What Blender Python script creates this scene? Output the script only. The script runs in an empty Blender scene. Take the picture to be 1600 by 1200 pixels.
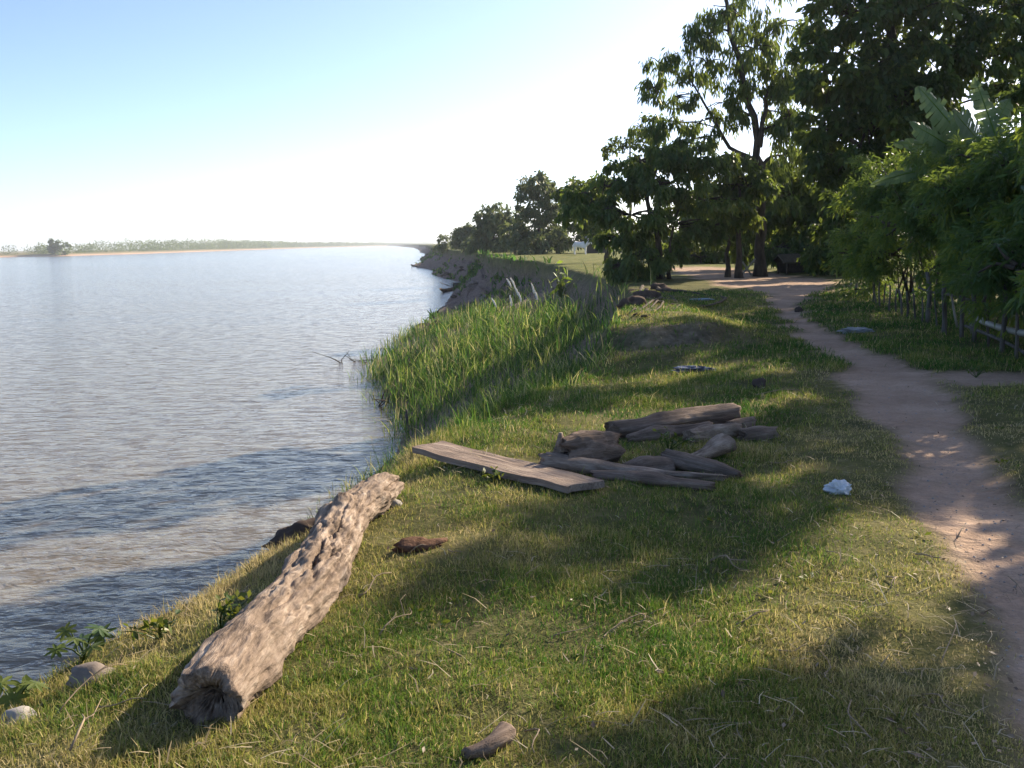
import bpy, math, random
import numpy as np
from mathutils import Vector, Matrix, Quaternion
random.seed(7)
RNG = np.random.default_rng(11)
R = math.radians
scn = bpy.context.scene
COL = scn.collection

# ------------------------------------------------------------------ camera, sky, sun, exposure
EYE = 1.60
FPX = 1604.0
PITCH = math.atan(222.0 / FPX)
ROLL = math.atan(0.0172)            # the camera was held a little tilted
cam = bpy.data.cameras.new('camera')
cam.sensor_width = 36.0
cam.lens = 36.0 * FPX / 1600.0
cam.clip_start = 0.05
cam.clip_end = 30000
camo = bpy.data.objects.new('camera', cam)
COL.objects.link(camo)
camo.matrix_world = Matrix.Translation((0, 0, EYE)) @ Matrix.Rotation(R(90) - PITCH, 4, 'X') @ Matrix.Rotation(-ROLL, 4, 'Z')
scn.camera = camo

SUN_AZ, SUN_EL = R(45), R(27)          # azimuth measured from +y towards +x
SUN = np.array([math.sin(SUN_AZ) * math.cos(SUN_EL), math.cos(SUN_AZ) * math.cos(SUN_EL), math.sin(SUN_EL)])
world = bpy.data.worlds.new('World')
scn.world = world
world.use_nodes = True
wn = world.node_tree
for n in list(wn.nodes):
    wn.nodes.remove(n)
sky = wn.nodes.new('ShaderNodeTexSky')
sky.sky_type = 'NISHITA'
sky.sun_disc = False
sky.sun_elevation = SUN_EL
sky.sun_rotation = SUN_AZ
sky.air_density = 0.5
sky.dust_density = 0.8
sky.ozone_density = 1.5
bg = wn.nodes.new('ShaderNodeBackground')
bg.inputs['Strength'].default_value = 0.12
wo = wn.nodes.new('ShaderNodeOutputWorld')
wn.links.new(sky.outputs[0], bg.inputs[0])
wn.links.new(bg.outputs[0], wo.inputs[0])
sl = bpy.data.lights.new('sun', 'SUN')
sl.energy = 4.5
sl.angle = R(0.53)
sl.color = (1.0, 0.86, 0.66)
so = bpy.data.objects.new('sun', sl)
COL.objects.link(so)
so.rotation_euler = Vector(-SUN).to_track_quat('-Z', 'Y').to_euler()
so.location = (40, 40, 40)
scn.view_settings.view_transform = 'Standard'
scn.view_settings.look = 'None'
scn.view_settings.gamma = 1
scn.view_settings.use_curve_mapping = False
scn.view_settings.exposure = 1.2
scn.render.engine = 'CYCLES'
scn.cycles.max_bounces = 8
scn.cycles.diffuse_bounces = 3
scn.cycles.transmission_bounces = 4
scn.cycles.volume_bounces = 0

# ------------------------------------------------------------------ numpy helpers
def _hash(ix, iy, iz, seed):
    with np.errstate(over='ignore'):
        h = (ix.astype(np.int64) * 374761393 + iy.astype(np.int64) * 668265263 + iz.astype(np.int64) * 2147483647 + seed * 974634777) & 0xFFFFFFFF
        h = ((h ^ (h >> 13)) * 1274126177) & 0xFFFFFFFF
        h = (h ^ (h >> 16)) & 0xFFFFFF
    return h / float(0xFFFFFF)

def vn3(x, y, z, seed=0):
    x, y, z = np.broadcast_arrays(np.asarray(x, float), np.asarray(y, float), np.asarray(z, float))
    ix, iy, iz = np.floor(x), np.floor(y), np.floor(z)
    fx, fy, fz = x - ix, y - iy, z - iz
    fx, fy, fz = (f * f * (3 - 2 * f) for f in (fx, fy, fz))
    out = 0
    for dx in (0, 1):
        for dy in (0, 1):
            for dz in (0, 1):
                w = (fx if dx else 1 - fx) * (fy if dy else 1 - fy) * (fz if dz else 1 - fz)
                out = out + w * _hash(ix + dx, iy + dy, iz + dz, seed)
    return out * 2 - 1

def vn2(x, y, seed=0):
    x, y = np.broadcast_arrays(np.asarray(x, float), np.asarray(y, float))
    ix, iy = np.floor(x), np.floor(y)
    fx, fy = x - ix, y - iy
    fx, fy = fx * fx * (3 - 2 * fx), fy * fy * (3 - 2 * fy)
    z = np.zeros_like(ix)
    a, b = _hash(ix, iy, z, seed), _hash(ix + 1, iy, z, seed)
    c, d = _hash(ix, iy + 1, z, seed), _hash(ix + 1, iy + 1, z, seed)
    return ((a * (1 - fx) + b * fx) * (1 - fy) + (c * (1 - fx) + d * fx) * fy) * 2 - 1

def fbm2(x, y, seed=0, octaves=4):
    o, a, f = 0, 1.0, 1.0
    for k in range(octaves):
        o = o + a * vn2(np.asarray(x) * f + 17.3 * k, np.asarray(y) * f - 9.1 * k, seed + k)
        a *= .5; f *= 2.03
    return o / 1.9

def sst(a, b, x):
    t = np.clip((np.asarray(x, float) - a) / (b - a), 0, 1)
    return t * t * (3 - 2 * t)

def unit(v):
    v = np.asarray(v, float)
    return v / np.maximum(np.linalg.norm(v, axis=-1, keepdims=True), 1e-9)

# ------------------------------------------------------------------ sight lines of the survey (picture point -> direction)
CP, SP = math.cos(PITCH), math.sin(PITCH)
CR, SR = math.cos(ROLL), math.sin(ROLL)
def ray(px, py):
    a, b = (px - 800) / FPX, (600 - py) / FPX
    a, b = a * CR + b * SR, b * CR - a * SR
    return np.array([a, CP + b * SP, -SP + b * CP])

def plane(px, py, z):
    d = ray(px, py)
    return np.array([0, 0, EYE]) + d * ((z - EYE) / d[2])

def depth(px, py, y):
    d = ray(px, py)
    return np.array([0, 0, EYE]) + d * (y / d[1])

# ------------------------------------------------------------------ terrain
ZW = -4.4
def tbase(y):
    return 0.10 * sst(9.5, 23, y)

def gtop(px, py):
    p = plane(px, py, 0.0)
    for _ in range(12):
        p = 0.5 * p + 0.5 * plane(px, py, float(tbase(p[1])))
    return p

_e = [(-2.6, -40), (-2.4, 0), (-2.25, 2.5), (-2.15, 3.4)]
for q in [(200, 935), (400, 835), (500, 790), (620, 715), (655, 672), (800, 612), (905, 578), (950, 545), (985, 500), (1000, 462), (985, 440), (900, 420), (845, 408), (782, 403), (745, 392.5), (712, 391)]:
    p = gtop(*q)
    _e.append((p[0], p[1]))
_e += [(-30, 420), (-42, 560), (-60, 760), (-120, 1400), (-320, 3000), (-900, 6500)]
_e = sorted(_e, key=lambda t: t[1])
_ex, _ey = np.array([a for a, b in _e]), np.array([b for a, b in _e])
_w = [(-6, -40), (-5.2, 0), (-4.6, 5), (-4.4, 9), (-4.3, 17), (-4.0, 24), (-3.3, 29)]
for q in [(640, 664), (605, 612), (592, 566), (702, 478), (722, 452), (733, 442), (692, 432), (672, 423), (646, 416.5), (658, 408)]:
    p = plane(q[0], q[1], ZW)
    _w.append((p[0], p[1]))
_w = [t for t in _w]
_w += [(-36, 420), (-46, 560), (-66, 760), (-128, 1400), (-335, 3000), (-930, 6500)]
_w = sorted(_w, key=lambda t: t[1])
_wx, _wy = np.array([a for a, b in _w]), np.array([b for a, b in _w])

def xb(y):
    y = np.asarray(y, float)
    s = np.clip(np.abs(y) * .006, .04, 3)
    return np.interp(y, _ey, _ex) + s * 2.2 * fbm2(y / (s * 9), y * 0 + 3.1, 5, 3) + sst(50, 70, y) * (1.5 * np.abs(fbm2(y / 6.5, y * 0 + .7, 7, 4)) - .3)

def xw(y):
    y = np.asarray(y, float)
    s = np.clip(np.abs(y) * .006, .04, 1.2)
    return np.interp(y, _wy, _wx) + s * 2.0 * fbm2(y / (s * 7), y * 0 + 8.1, 9, 3)

def zed(x, y):
    x = np.asarray(x, float); y = np.asarray(y, float)
    b, w = xb(y), xw(y)
    wid = np.maximum(b - w, 1.0)
    t = (b - x) / wid
    top = tbase(y)
    # a low scarp where the lawn has slipped, with the ground behind it higher
    top = top + 0.27 * sst(15.35, 15.75, y + .5 * fbm2(x * .9, y * .0, 21) + .12 * vn2(x * 5, y * 0, 23)) * (1 - sst(3.0, 4.2, x)) * (1 - sst(18, 30, y))
    # hollow between the pile of logs and the scarp
    top = top - 0.22 * np.exp(-(((x - 1.2) / 1.3) ** 2 + ((y - 13.6) / 2.0) ** 2))
    calm = np.clip(1 - sst(60, 200, y), .25, 1)
    top = top + .055 * fbm2(x * .8, y * .8, 31, 4) * calm + .034 * fbm2(x * 2.6, y * 2.6, 33, 3) * (1 - sst(20, 50, y)) * (1 - dirt(x, y))
    d = dirt(x, y)
    top = top - .035 * d
    # edge rolls over
    top = top - .16 * sst(.75, 0.0, (b - x) * -1.0) * (1 - sst(9, 14, y))
    tt = np.clip(t, 0, 1)
    near = np.minimum(tt * 1.0, 1)
    mid = .22 * sst(0, .13, tt) + .78 * tt ** 1.1
    tq = np.clip(tt + .16 * fbm2(x * .45, y * .16, 47, 4) * sst(0, .05, tt), 0, 1)
    cliff = .38 * sst(0, .07, tt) + .12 * sst(.22, .29, tq) + .12 * sst(.5, .58, tq) + .38 * tt
    k1, k2 = sst(9, 13, y), sst(57, 68, y)
    prof = near * (1 - k1) + mid * k1 * (1 - k2) + cliff * k2
    rough = sst(0, .12, tt) * (1 - sst(.9, 1.05, t))
    z = top + (ZW - .05 - top) * prof
    z = z + rough * (.16 + .55 * k2) * fbm2(x * .7, y * .35, 41, 4) + rough * .28 * k2 * vn2(x * 1.9, y * .8, 44)
    z = z - np.clip(t - 1, 0, 3) * wid * .45
    return z

# trodden path: left and right margin as functions of y
_pl = [(1592, 1200), (1572, 1100), (1560, 1010), (1525, 930), (1470, 850), (1425, 765), (1388, 690), (1345, 630), (1300, 580), (1255, 530), (1215, 490), (1178, 455), (1095, 436), (1062, 428), (1040, 420)]
_pr = [(1990, 1200), (1900, 1100), (1790, 1000), (1690, 900), (1605, 795), (1570, 750), (1548, 690), (1500, 640), (1478, 600), (1432, 570), (1370, 540), (1300, 512), (1248, 490), (1292, 452), (1310, 441), (1300, 436), (1200, 426)]
def _tab(l):
    t = sorted([(gtop(*q)[1], gtop(*q)[0]) for q in l])
    return np.array([a for a, b in t]), np.array([b for a, b in t])
_ply, _plx = _tab(_pl)
_pry, _prx = _tab(_pr)
def dirt(x, y):
    x = np.asarray(x, float); y = np.asarray(y, float)
    l = np.interp(y, _ply, _plx, left=_plx[0]) - .2 * sst(3.2, 0, y)
    r = np.interp(y, _pry, _prx)
    wob = .22 * fbm2(x * 1.1, y * 1.1, 51, 4) * np.clip(y / 6, .7, 3)
    d1 = np.minimum(x - l, r - x) + wob
    m = sst(-.10, .16, d1) * (1 - sst(52, 60, y))
    d2 = np.minimum(y - 10.75 + .02 * x, 11.75 - y + .02 * x) + wob * .8
    m2 = sst(-.1, .2, d2) * sst(4.4, 5.0, x) * (1 - sst(12, 14, x))
    return np.maximum(m, m2)

def ground(px, py):
    """where a sight line meets the ground"""
    d = ray(px, py)
    ts = np.concatenate([np.linspace(1, 60, 6000), np.linspace(60, 700, 8000)])
    P = np.array([0, 0, EYE]) + d * ts[:, None]
    hit = np.nonzero(P[:, 2] <= zed(P[:, 0], P[:, 1]))[0]
    return P[hit[0]] if len(hit) else P[-1]

def on(x, y, dz=0.0):
    return np.array([x, y, float(zed(x, y)) + dz])

# ------------------------------------------------------------------ mesh helpers
def make_mesh(name, V, F, smooth=False, attrs=None):
    me = bpy.data.meshes.new(name)
    V = np.asarray(V, np.float32)
    me.vertices.add(len(V))
    me.vertices.foreach_set('co', V.ravel())
    F = [np.asarray(f, np.int32) for f in F if len(f)]
    li = np.concatenate([f.ravel() for f in F])
    cnt = np.concatenate([np.full(len(f), f.shape[1], np.int32) for f in F])
    st = np.concatenate([[0], np.cumsum(cnt)[:-1]]).astype(np.int32)
    me.loops.add(len(li))
    me.loops.foreach_set('vertex_index', li)
    me.polygons.add(len(cnt))
    me.polygons.foreach_set('loop_start', st)
    me.polygons.foreach_set('use_smooth', np.full(len(cnt), smooth, bool))
    for k, a in (attrs or {}).items():
        at = me.attributes.new(k, 'FLOAT', 'POINT')
        at.data.foreach_set('value', np.asarray(a, np.float32))
    me.update(calc_edges=True)
    return me

def link(name, me, mat=None, parent=None, loc=None):
    o = bpy.data.objects.new(name, me)
    COL.objects.link(o)
    if mat is not None and me is not None:
        me.materials.append(mat)
    if parent is not None:
        o.parent = parent
    if loc is not None:
        o.location = loc
    return o

def tag(o, label=None, cat=None, group=None, kind=None):
    for k, v in (('label', label), ('category', cat), ('group', group), ('kind', kind)):
        if v:
            o[k] = v
    return o

def empty(name, loc, label, cat, group=None):
    o = bpy.data.objects.new(name, None)
    o.empty_display_size = .2
    COL.objects.link(o)
    o.location = loc
    return tag(o, label, cat, group)

class MB:
    """collects pieces of one mesh (coordinates relative to an origin)"""
    def __init__(s, origin=(0, 0, 0)):
        s.V, s.F3, s.F4, s.A, s.n = [], [], [], [], 0
        s.o = np.asarray(origin, float)
    def add(s, V, F, rnd=0.5):
        V = np.asarray(V, float) - s.o
        s.V.append(V)
        for f in F:
            f = np.asarray(f, np.int64)
            if len(f) == 0:
                continue
            (s.F3 if f.shape[1] == 3 else s.F4).append(f + s.n)
        s.A.append(np.broadcast_to(np.asarray(rnd, float), (len(V),)))
        s.n += len(V)
    def tube(s, pts, rad, sides=6, cap=True):
        V, F = tube(pts, rad, sides, cap)
        s.add(V, F)
    def box(s, c, size, rot=None):
        c = np.asarray(c, float); h = np.asarray(size, float) / 2
        V = np.array([[x, y, z] for x in (-1, 1) for y in (-1, 1) for z in (-1, 1)], float) * h
        if rot is not None:
            V = V @ np.array(rot).T
        s.add(V + c, [np.array([[0, 1, 3, 2], [4, 6, 7, 5], [0, 4, 5, 1], [2, 3, 7, 6], [0, 2, 6, 4], [1, 5, 7, 3]])])
    def mesh(s, name, smooth=False):
        V = np.concatenate(s.V)
        F = []
        if s.F3: F.append(np.concatenate(s.F3))
        if s.F4: F.append(np.concatenate(s.F4))
        return make_mesh(name, V, F, smooth, {'rnd': np.concatenate(s.A)})
    def build(s, name, mat, parent=None, smooth=False, loc=None):
        return link(name, s.mesh(name, smooth), mat, parent, loc)

def tube(pts, rad, sides=6, cap=True):
    pts = np.asarray(pts, float)
    n = len(pts)
    rad = np.broadcast_to(np.asarray(rad, float), (n,))
    T = unit(np.gradient(pts, axis=0))
    ref = np.array([0, 0, 1.0]) if abs(T[0][2]) < .9 else np.array([1.0, 0, 0])
    A = unit(np.cross(T, ref)); B = np.cross(T, A)
    an = np.arange(sides) * 2 * math.pi / sides
    V = pts[:, None, :] + rad[:, None, None] * (np.cos(an)[None, :, None] * A[:, None, :] + np.sin(an)[None, :, None] * B[:, None, :])
    V = V.reshape(-1, 3)
    i, j = np.meshgrid(np.arange(n - 1), np.arange(sides), indexing='ij')
    j2 = (j + 1) % sides
    Q = np.stack([i * sides + j, i * sides + j2, (i + 1) * sides + j2, (i + 1) * sides + j], -1).reshape(-1, 4)
    F = [Q]
    if cap:
        V = np.vstack([V, pts[0], pts[-1]])
        a = np.arange(sides); b = (a + 1) % sides
        F.append(np.vstack([np.stack([b, a, np.full(sides, n * sides)], -1),
                            np.stack([(n - 1) * sides + a, (n - 1) * sides + b, np.full(sides, n * sides + 1)], -1)]))
    return V, F

def bend(p0, p1, n=6, amp=.1, up=0.0, rng=RNG):
    p0, p1 = np.asarray(p0, float), np.asarray(p1, float)
    t = np.linspace(0, 1, n)[:, None]
    L = np.linalg.norm(p1 - p0)
    off = rng.normal(size=3) * amp * L
    off2 = rng.normal(size=3) * amp * L * .5
    return p0 + (p1 - p0) * t + off * np.sin(math.pi * t) + off2 * np.sin(2 * math.pi * t) + np.array([0, 0, up * L]) * np.sin(math.pi * t)

# ------------------------------------------------------------------ materials
class NT:
    def __init__(s, name):
        s.m = bpy.data.materials.new(name)
        s.m.use_nodes = True
        s.t = s.m.node_tree
        for n in list(s.t.nodes):
            s.t.nodes.remove(n)
        s.out = s.t.nodes.new('ShaderNodeOutputMaterial')
    def n(s, typ, ins=None, **kw):
        nd = s.t.nodes.new('ShaderNode' + typ)
        for k, v in kw.items():
            setattr(nd, k, v)
        for k, v in (ins or {}).items():
            if isinstance(v, bpy.types.NodeSocket):
                s.t.links.new(v, nd.inputs[k])
            else:
                nd.inputs[k].default_value = v
        return nd
    def ramp(s, fac, stops):
        nd = s.n('ValToRGB', {'Fac': fac})
        e = nd.color_ramp.elements
        while len(e) < len(stops):
            e.new(.5)
        for el, (p, c) in zip(e, stops):
            el.position = p
            el.color = (c[0], c[1], c[2], 1)
        return nd.outputs[0]
    def mix(s, f, a, b, typ='MIX'):
        nd = s.n('Mix', data_type='RGBA', blend_type=typ)
        for idx, v in ((0, f), (6, a), (7, b)):
            if isinstance(v, bpy.types.NodeSocket):
                s.t.links.new(v, nd.inputs[idx])
            else:
                nd.inputs[idx].default_value = v if idx == 0 else (v[0], v[1], v[2], 1)
        return nd.outputs[2]
    def math(s, op, a, b=0.0, clamp=False):
        nd = s.n('Math', {0: a, 1: b}, operation=op, use_clamp=clamp)
        return nd.outputs[0]
    def noise(s, vec, scale, detail=4, rough=.55, dist=0.0):
        return s.n('TexNoise', {'Vector': vec, 'Scale': scale, 'Detail': detail, 'Roughness': rough, 'Distortion': dist}).outputs[0]
    def attr(s, name):
        return s.n('Attribute', attribute_name=name).outputs['Fac']
    def end(s, sh):
        s.t.links.new(sh, s.out.inputs[0])
        return s.m

def m_leaf(name, dark, mid, light, trans=.38, rough=.45, spec=.42):
    t = NT(name)
    rnd = t.attr('rnd')
    c = t.ramp(rnd, [(0, dark), (.55, mid), (1, light)])
    p = t.n('BsdfPrincipled', {'Base Color': c, 'Roughness': rough, 'Specular IOR Level': spec})
    c2 = t.mix(.35, c, (light[0] * 1.4, light[1] * 1.3, light[2] * .7))
    tr = t.n('BsdfTranslucent', {'Color': c2})
    mx = t.n('MixShader', {0: trans, 1: p.outputs[0], 2: tr.outputs[0]})
    return t.end(mx.outputs[0])

def m_bark(name, dark, light, scale=6, bump=.6):
    t = NT(name)
    co = t.n('TexCoord').outputs['Object']
    mp = t.n('Mapping', {'Vector': co, 'Scale': (1, 1, .25)}).outputs[0]
    f = t.noise(mp, scale, 6, .65)
    c = t.ramp(f, [(.3, dark), (.7, light)])
    b = t.n('Bump', {'Height': f, 'Strength': bump, 'Distance': .03}).outputs[0]
    p = t.n('BsdfPrincipled', {'Base Color': c, 'Roughness': .85, 'Normal': b, 'Specular IOR Level': .15})
    return t.end(p.outputs[0])

def m_wood(name, dark, mid, light, along=(.55, 5, 5), fine=48, bump=1.0, cracks=True, tint=None):
    """weathered wood, grain along local x"""
    t = NT(name)
    co = t.n('TexCoord').outputs['Object']
    m1 = t.n('Mapping', {'Vector': co, 'Scale': along}).outputs[0]
    m2 = t.n('Mapping', {'Vector': co, 'Scale': (along[0] * 2.2, along[1] * fine / 5, along[2] * fine / 5)}).outputs[0]
    a = t.noise(m1, 1.6, 6, .6, .6)
    b = t.noise(m2, 1.0, 5, .7, .3)
    bl = t.noise(co, 3.2, 4, .6)
    f = t.math('ADD', t.math('MULTIPLY', a, .5), t.math('MULTIPLY', b, .5))
    c = t.ramp(f, [(.37, dark), (.5, mid), (.63, light)])
    c = t.mix(t.math('MULTIPLY', t.math('SUBTRACT', bl, .42, True), 2.2, True), c, tint or tuple(k * .55 for k in mid))
    h = f
    if cracks:
        wob = t.n('VectorMath', {0: t.n('VectorMath', {0: t.n('TexNoise', {'Vector': co, 'Scale': 9.0, 'Detail': 4}).outputs['Color'], 'Scale': .16}, operation='SCALE').outputs[0], 1: co}, operation='ADD').outputs[0]
        v = t.n('TexVoronoi', {'Vector': t.n('Mapping', {'Vector': wob, 'Scale': (along[0] * 1.9, along[1] * 2.6, along[2] * 2.6)}).outputs[0], 'Scale': 1.0, 'Randomness': 1.0}, feature='DISTANCE_TO_EDGE').outputs[0]
        cr = t.math('MULTIPLY', v, 20.0, True)
        cr2 = t.math('MAXIMUM', cr, t.math('MULTIPLY', t.math('SUBTRACT', .55, bl), 9, True))
        cr = t.math('MINIMUM', t.math('ADD', t.math('MULTIPLY', cr2, .8), .2), 1.0)
        c = t.mix(cr, tuple(k * .6 for k in dark), c)
        h = t.math('ADD', f, t.math('MULTIPLY', cr, .6))
    bp = t.n('Bump', {'Height': h, 'Strength': bump, 'Distance': .035}).outputs[0]
    p = t.n('BsdfPrincipled', {'Base Color': c, 'Roughness': .85, 'Normal': bp, 'Specular IOR Level': .12})
    return t.end(p.outputs[0])

def m_plain(name, col, rough=.6, var=.25, scale=8, spec=.3, bump=.15):
    t = NT(name)
    co = t.n('TexCoord').outputs['Object']
    f = t.noise(co, scale, 5, .6)
    c = t.ramp(f, [(.3, tuple(k * (1 - var) for k in col)), (.7, tuple(min(k * (1 + var), .95) for k in col))])
    b = t.n('Bump', {'Height': f, 'Strength': bump, 'Distance': .02}).outputs[0]
    p = t.n('BsdfPrincipled', {'Base Color': c, 'Roughness': rough, 'Specular IOR Level': spec, 'Normal': b})
    return t.end(p.outputs[0])

def m_ground():
    t = NT('ground_soil')
    pos = t.n('NewGeometry').outputs['Position']
    d = t.attr('dirt'); s = t.attr('bare'); g = t.attr('lawn')
    n1 = t.noise(pos, 1.3, 6, .6); n2 = t.noise(pos, 9, 5, .65); n3 = t.noise(pos, 46, 4, .7)
    soil = t.ramp(n2, [(.3, (.045, .036, .022)), (.55, (.085, .07, .035)), (.75, (.15, .115, .06))])
    turf = t.ramp(n1, [(.3, (.07, .10, .025)), (.5, (.16, .17, .045)), (.7, (.28, .23, .09))])
    turf = t.mix(t.math('MULTIPLY', n3, .5), turf, (.06, .075, .022))
    g = t.math('MAXIMUM', g, t.math('MULTIPLY', n1, 1.1, True))
    c = t.mix(g, soil, turf)
    earth = t.ramp(n2, [(.3, (.11, .08, .068)), (.5, (.24, .175, .145)), (.7, (.36, .275, .225))])
    c = t.mix(s, c, earth)
    pth = t.ramp(n1, [(.3, (.38, .255, .175)), (.55, (.48, .335, .24)), (.75, (.57, .41, .30))])
    pth = t.mix(t.math('MULTIPLY', t.math('SUBTRACT', n3, .45, True), 2.0, True), pth, (.24, .16, .12))
    pth = t.mix(t.math('MULTIPLY', t.math('SUBTRACT', n2, .55, True), 2.5, True), pth, (.50, .38, .29))
    fp = t.noise(pos, 4.5, 2, .4)
    h_foot = t.math('MULTIPLY', t.math('MULTIPLY', fp, d), 1.6)
    edge = t.math('ADD', d, t.math('MULTIPLY', t.math('SUBTRACT', n2, .5), .7), True)
    c = t.mix(edge, c, pth)
    h_keep = h_foot
    n4 = t.noise(t.n('Mapping', {'Vector': pos, 'Scale': (1, 1, 2.2)}).outputs[0], .9, 6, .7)
    h = t.math('ADD', t.math('MULTIPLY', n2, .6), t.math('MULTIPLY', n3, .3))
    h = t.math('ADD', h, t.math('ADD', h_keep, t.math('MULTIPLY', t.math('MULTIPLY', n4, s), 14.0)))
    c = t.mix(t.math('MULTIPLY', s, t.math('MULTIPLY', t.math('SUBTRACT', .5, n4, True), 3.0, True)), c, (.06, .045, .038))
    bp = t.n('Bump', {'Height': h, 'Strength': .8, 'Distance': .06}).outputs[0]
    p = t.n('BsdfPrincipled', {'Base Color': c, 'Roughness': .95, 'Specular IOR Level': .08, 'Normal': bp})
    return t.end(p.outputs[0])

def m_grass(name, stops, trans=.35):
    t = NT(name)
    f = t.attr('dry'); r = t.attr('rnd')
    c = t.ramp(f, stops)
    v = t.math('ADD', t.math('MULTIPLY', r, .8), .6)
    hs = t.n('HueSaturation', {'Hue': .5, 'Saturation': 1.0, 'Value': v, 'Fac': 1.0, 'Color': c}).outputs[0]
    p = t.n('BsdfPrincipled', {'Base Color': hs, 'Roughness': .55, 'Specular IOR Level': .2})
    tr = t.n('BsdfTranslucent', {'Color': hs})
    return t.end(t.n('MixShader', {0: trans, 1: p.outputs[0], 2: tr.outputs[0]}).outputs[0])

def m_water():
    t = NT('river_water')
    pos = t.n('NewGeometry').outputs['Position']
    rot = t.n('Mapping', {'Vector': pos, 'Rotation': (0, 0, R(-12)), 'Scale': (.42, 1.0, 1)}).outputs[0]
    rot2 = t.n('Mapping', {'Vector': pos, 'Rotation': (0, 0, R(14)), 'Scale': (.55, 1.0, 1)}).outputs[0]
    a = t.noise(rot, 1.15, 3, .5, .5)
    b = t.noise(rot2, 3.6, 4, .55, .7)
    c = t.noise(rot, 9.0, 3, .6, .3)
    big = t.noise(t.n('Mapping', {'Vector': pos, 'Rotation': (0, 0, R(-10)), 'Scale': (.012, .05, 1)}).outputs[0], 1.0, 4, .6, .8)
    # ridged crests
    rb = t.math('SUBTRACT', 1.0, t.math('ABSOLUTE', t.math('SUBTRACT', t.math('MULTIPLY', b, 2.0), 1.0)))
    h = t.math('ADD', t.math('MULTIPLY', a, .10), t.math('ADD', t.math('MULTIPLY', rb, .042), t.math('MULTIPLY', c, .012)))
    amp = t.math('ADD', .55, t.math('MULTIPLY', big, .9))
    h = t.math('MULTIPLY', h, amp)
    def slope(vec, scale, amp):
        c_ = t.n('TexNoise', {'Vector': vec, 'Scale': scale, 'Detail': 3, 'Roughness': .55, 'Distortion': .4}).outputs['Color']
        v = t.n('VectorMath', {0: c_, 1: (.5, .5, .5)}, operation='SUBTRACT').outputs[0]
        return t.n('VectorMath', {0: v, 1: (amp * .6, amp, 0)}, operation='MULTIPLY').outputs[0]
    v = t.n('VectorMath', {0: slope(rot, 3.0, .78), 1: slope(rot2, 10.0, .66)}, operation='ADD').outputs[0]
    v = t.n('VectorMath', {0: v, 'Scale': t.math('ADD', .45, t.math('MULTIPLY', big, 1.1))}, operation='SCALE').outputs[0]
    v = t.n('VectorMath', {0: v, 1: (0, 0, 1)}, operation='ADD').outputs[0]
    v = t.n('VectorMath', {0: v}, operation='NORMALIZE').outputs[0]
    bp = t.n('Bump', {'Height': h, 'Strength': .8, 'Distance': 1.0, 'Normal': v}).outputs[0]
    col = t.mix(big, (.14, .122, .09), (.20, .165, .115))
    p = t.n('BsdfPrincipled', {'Base Color': col, 'Roughness': .10, 'IOR': 1.333, 'Specular IOR Level': .31, 'Normal': bp})
    return t.end(p.outputs[0])

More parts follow.
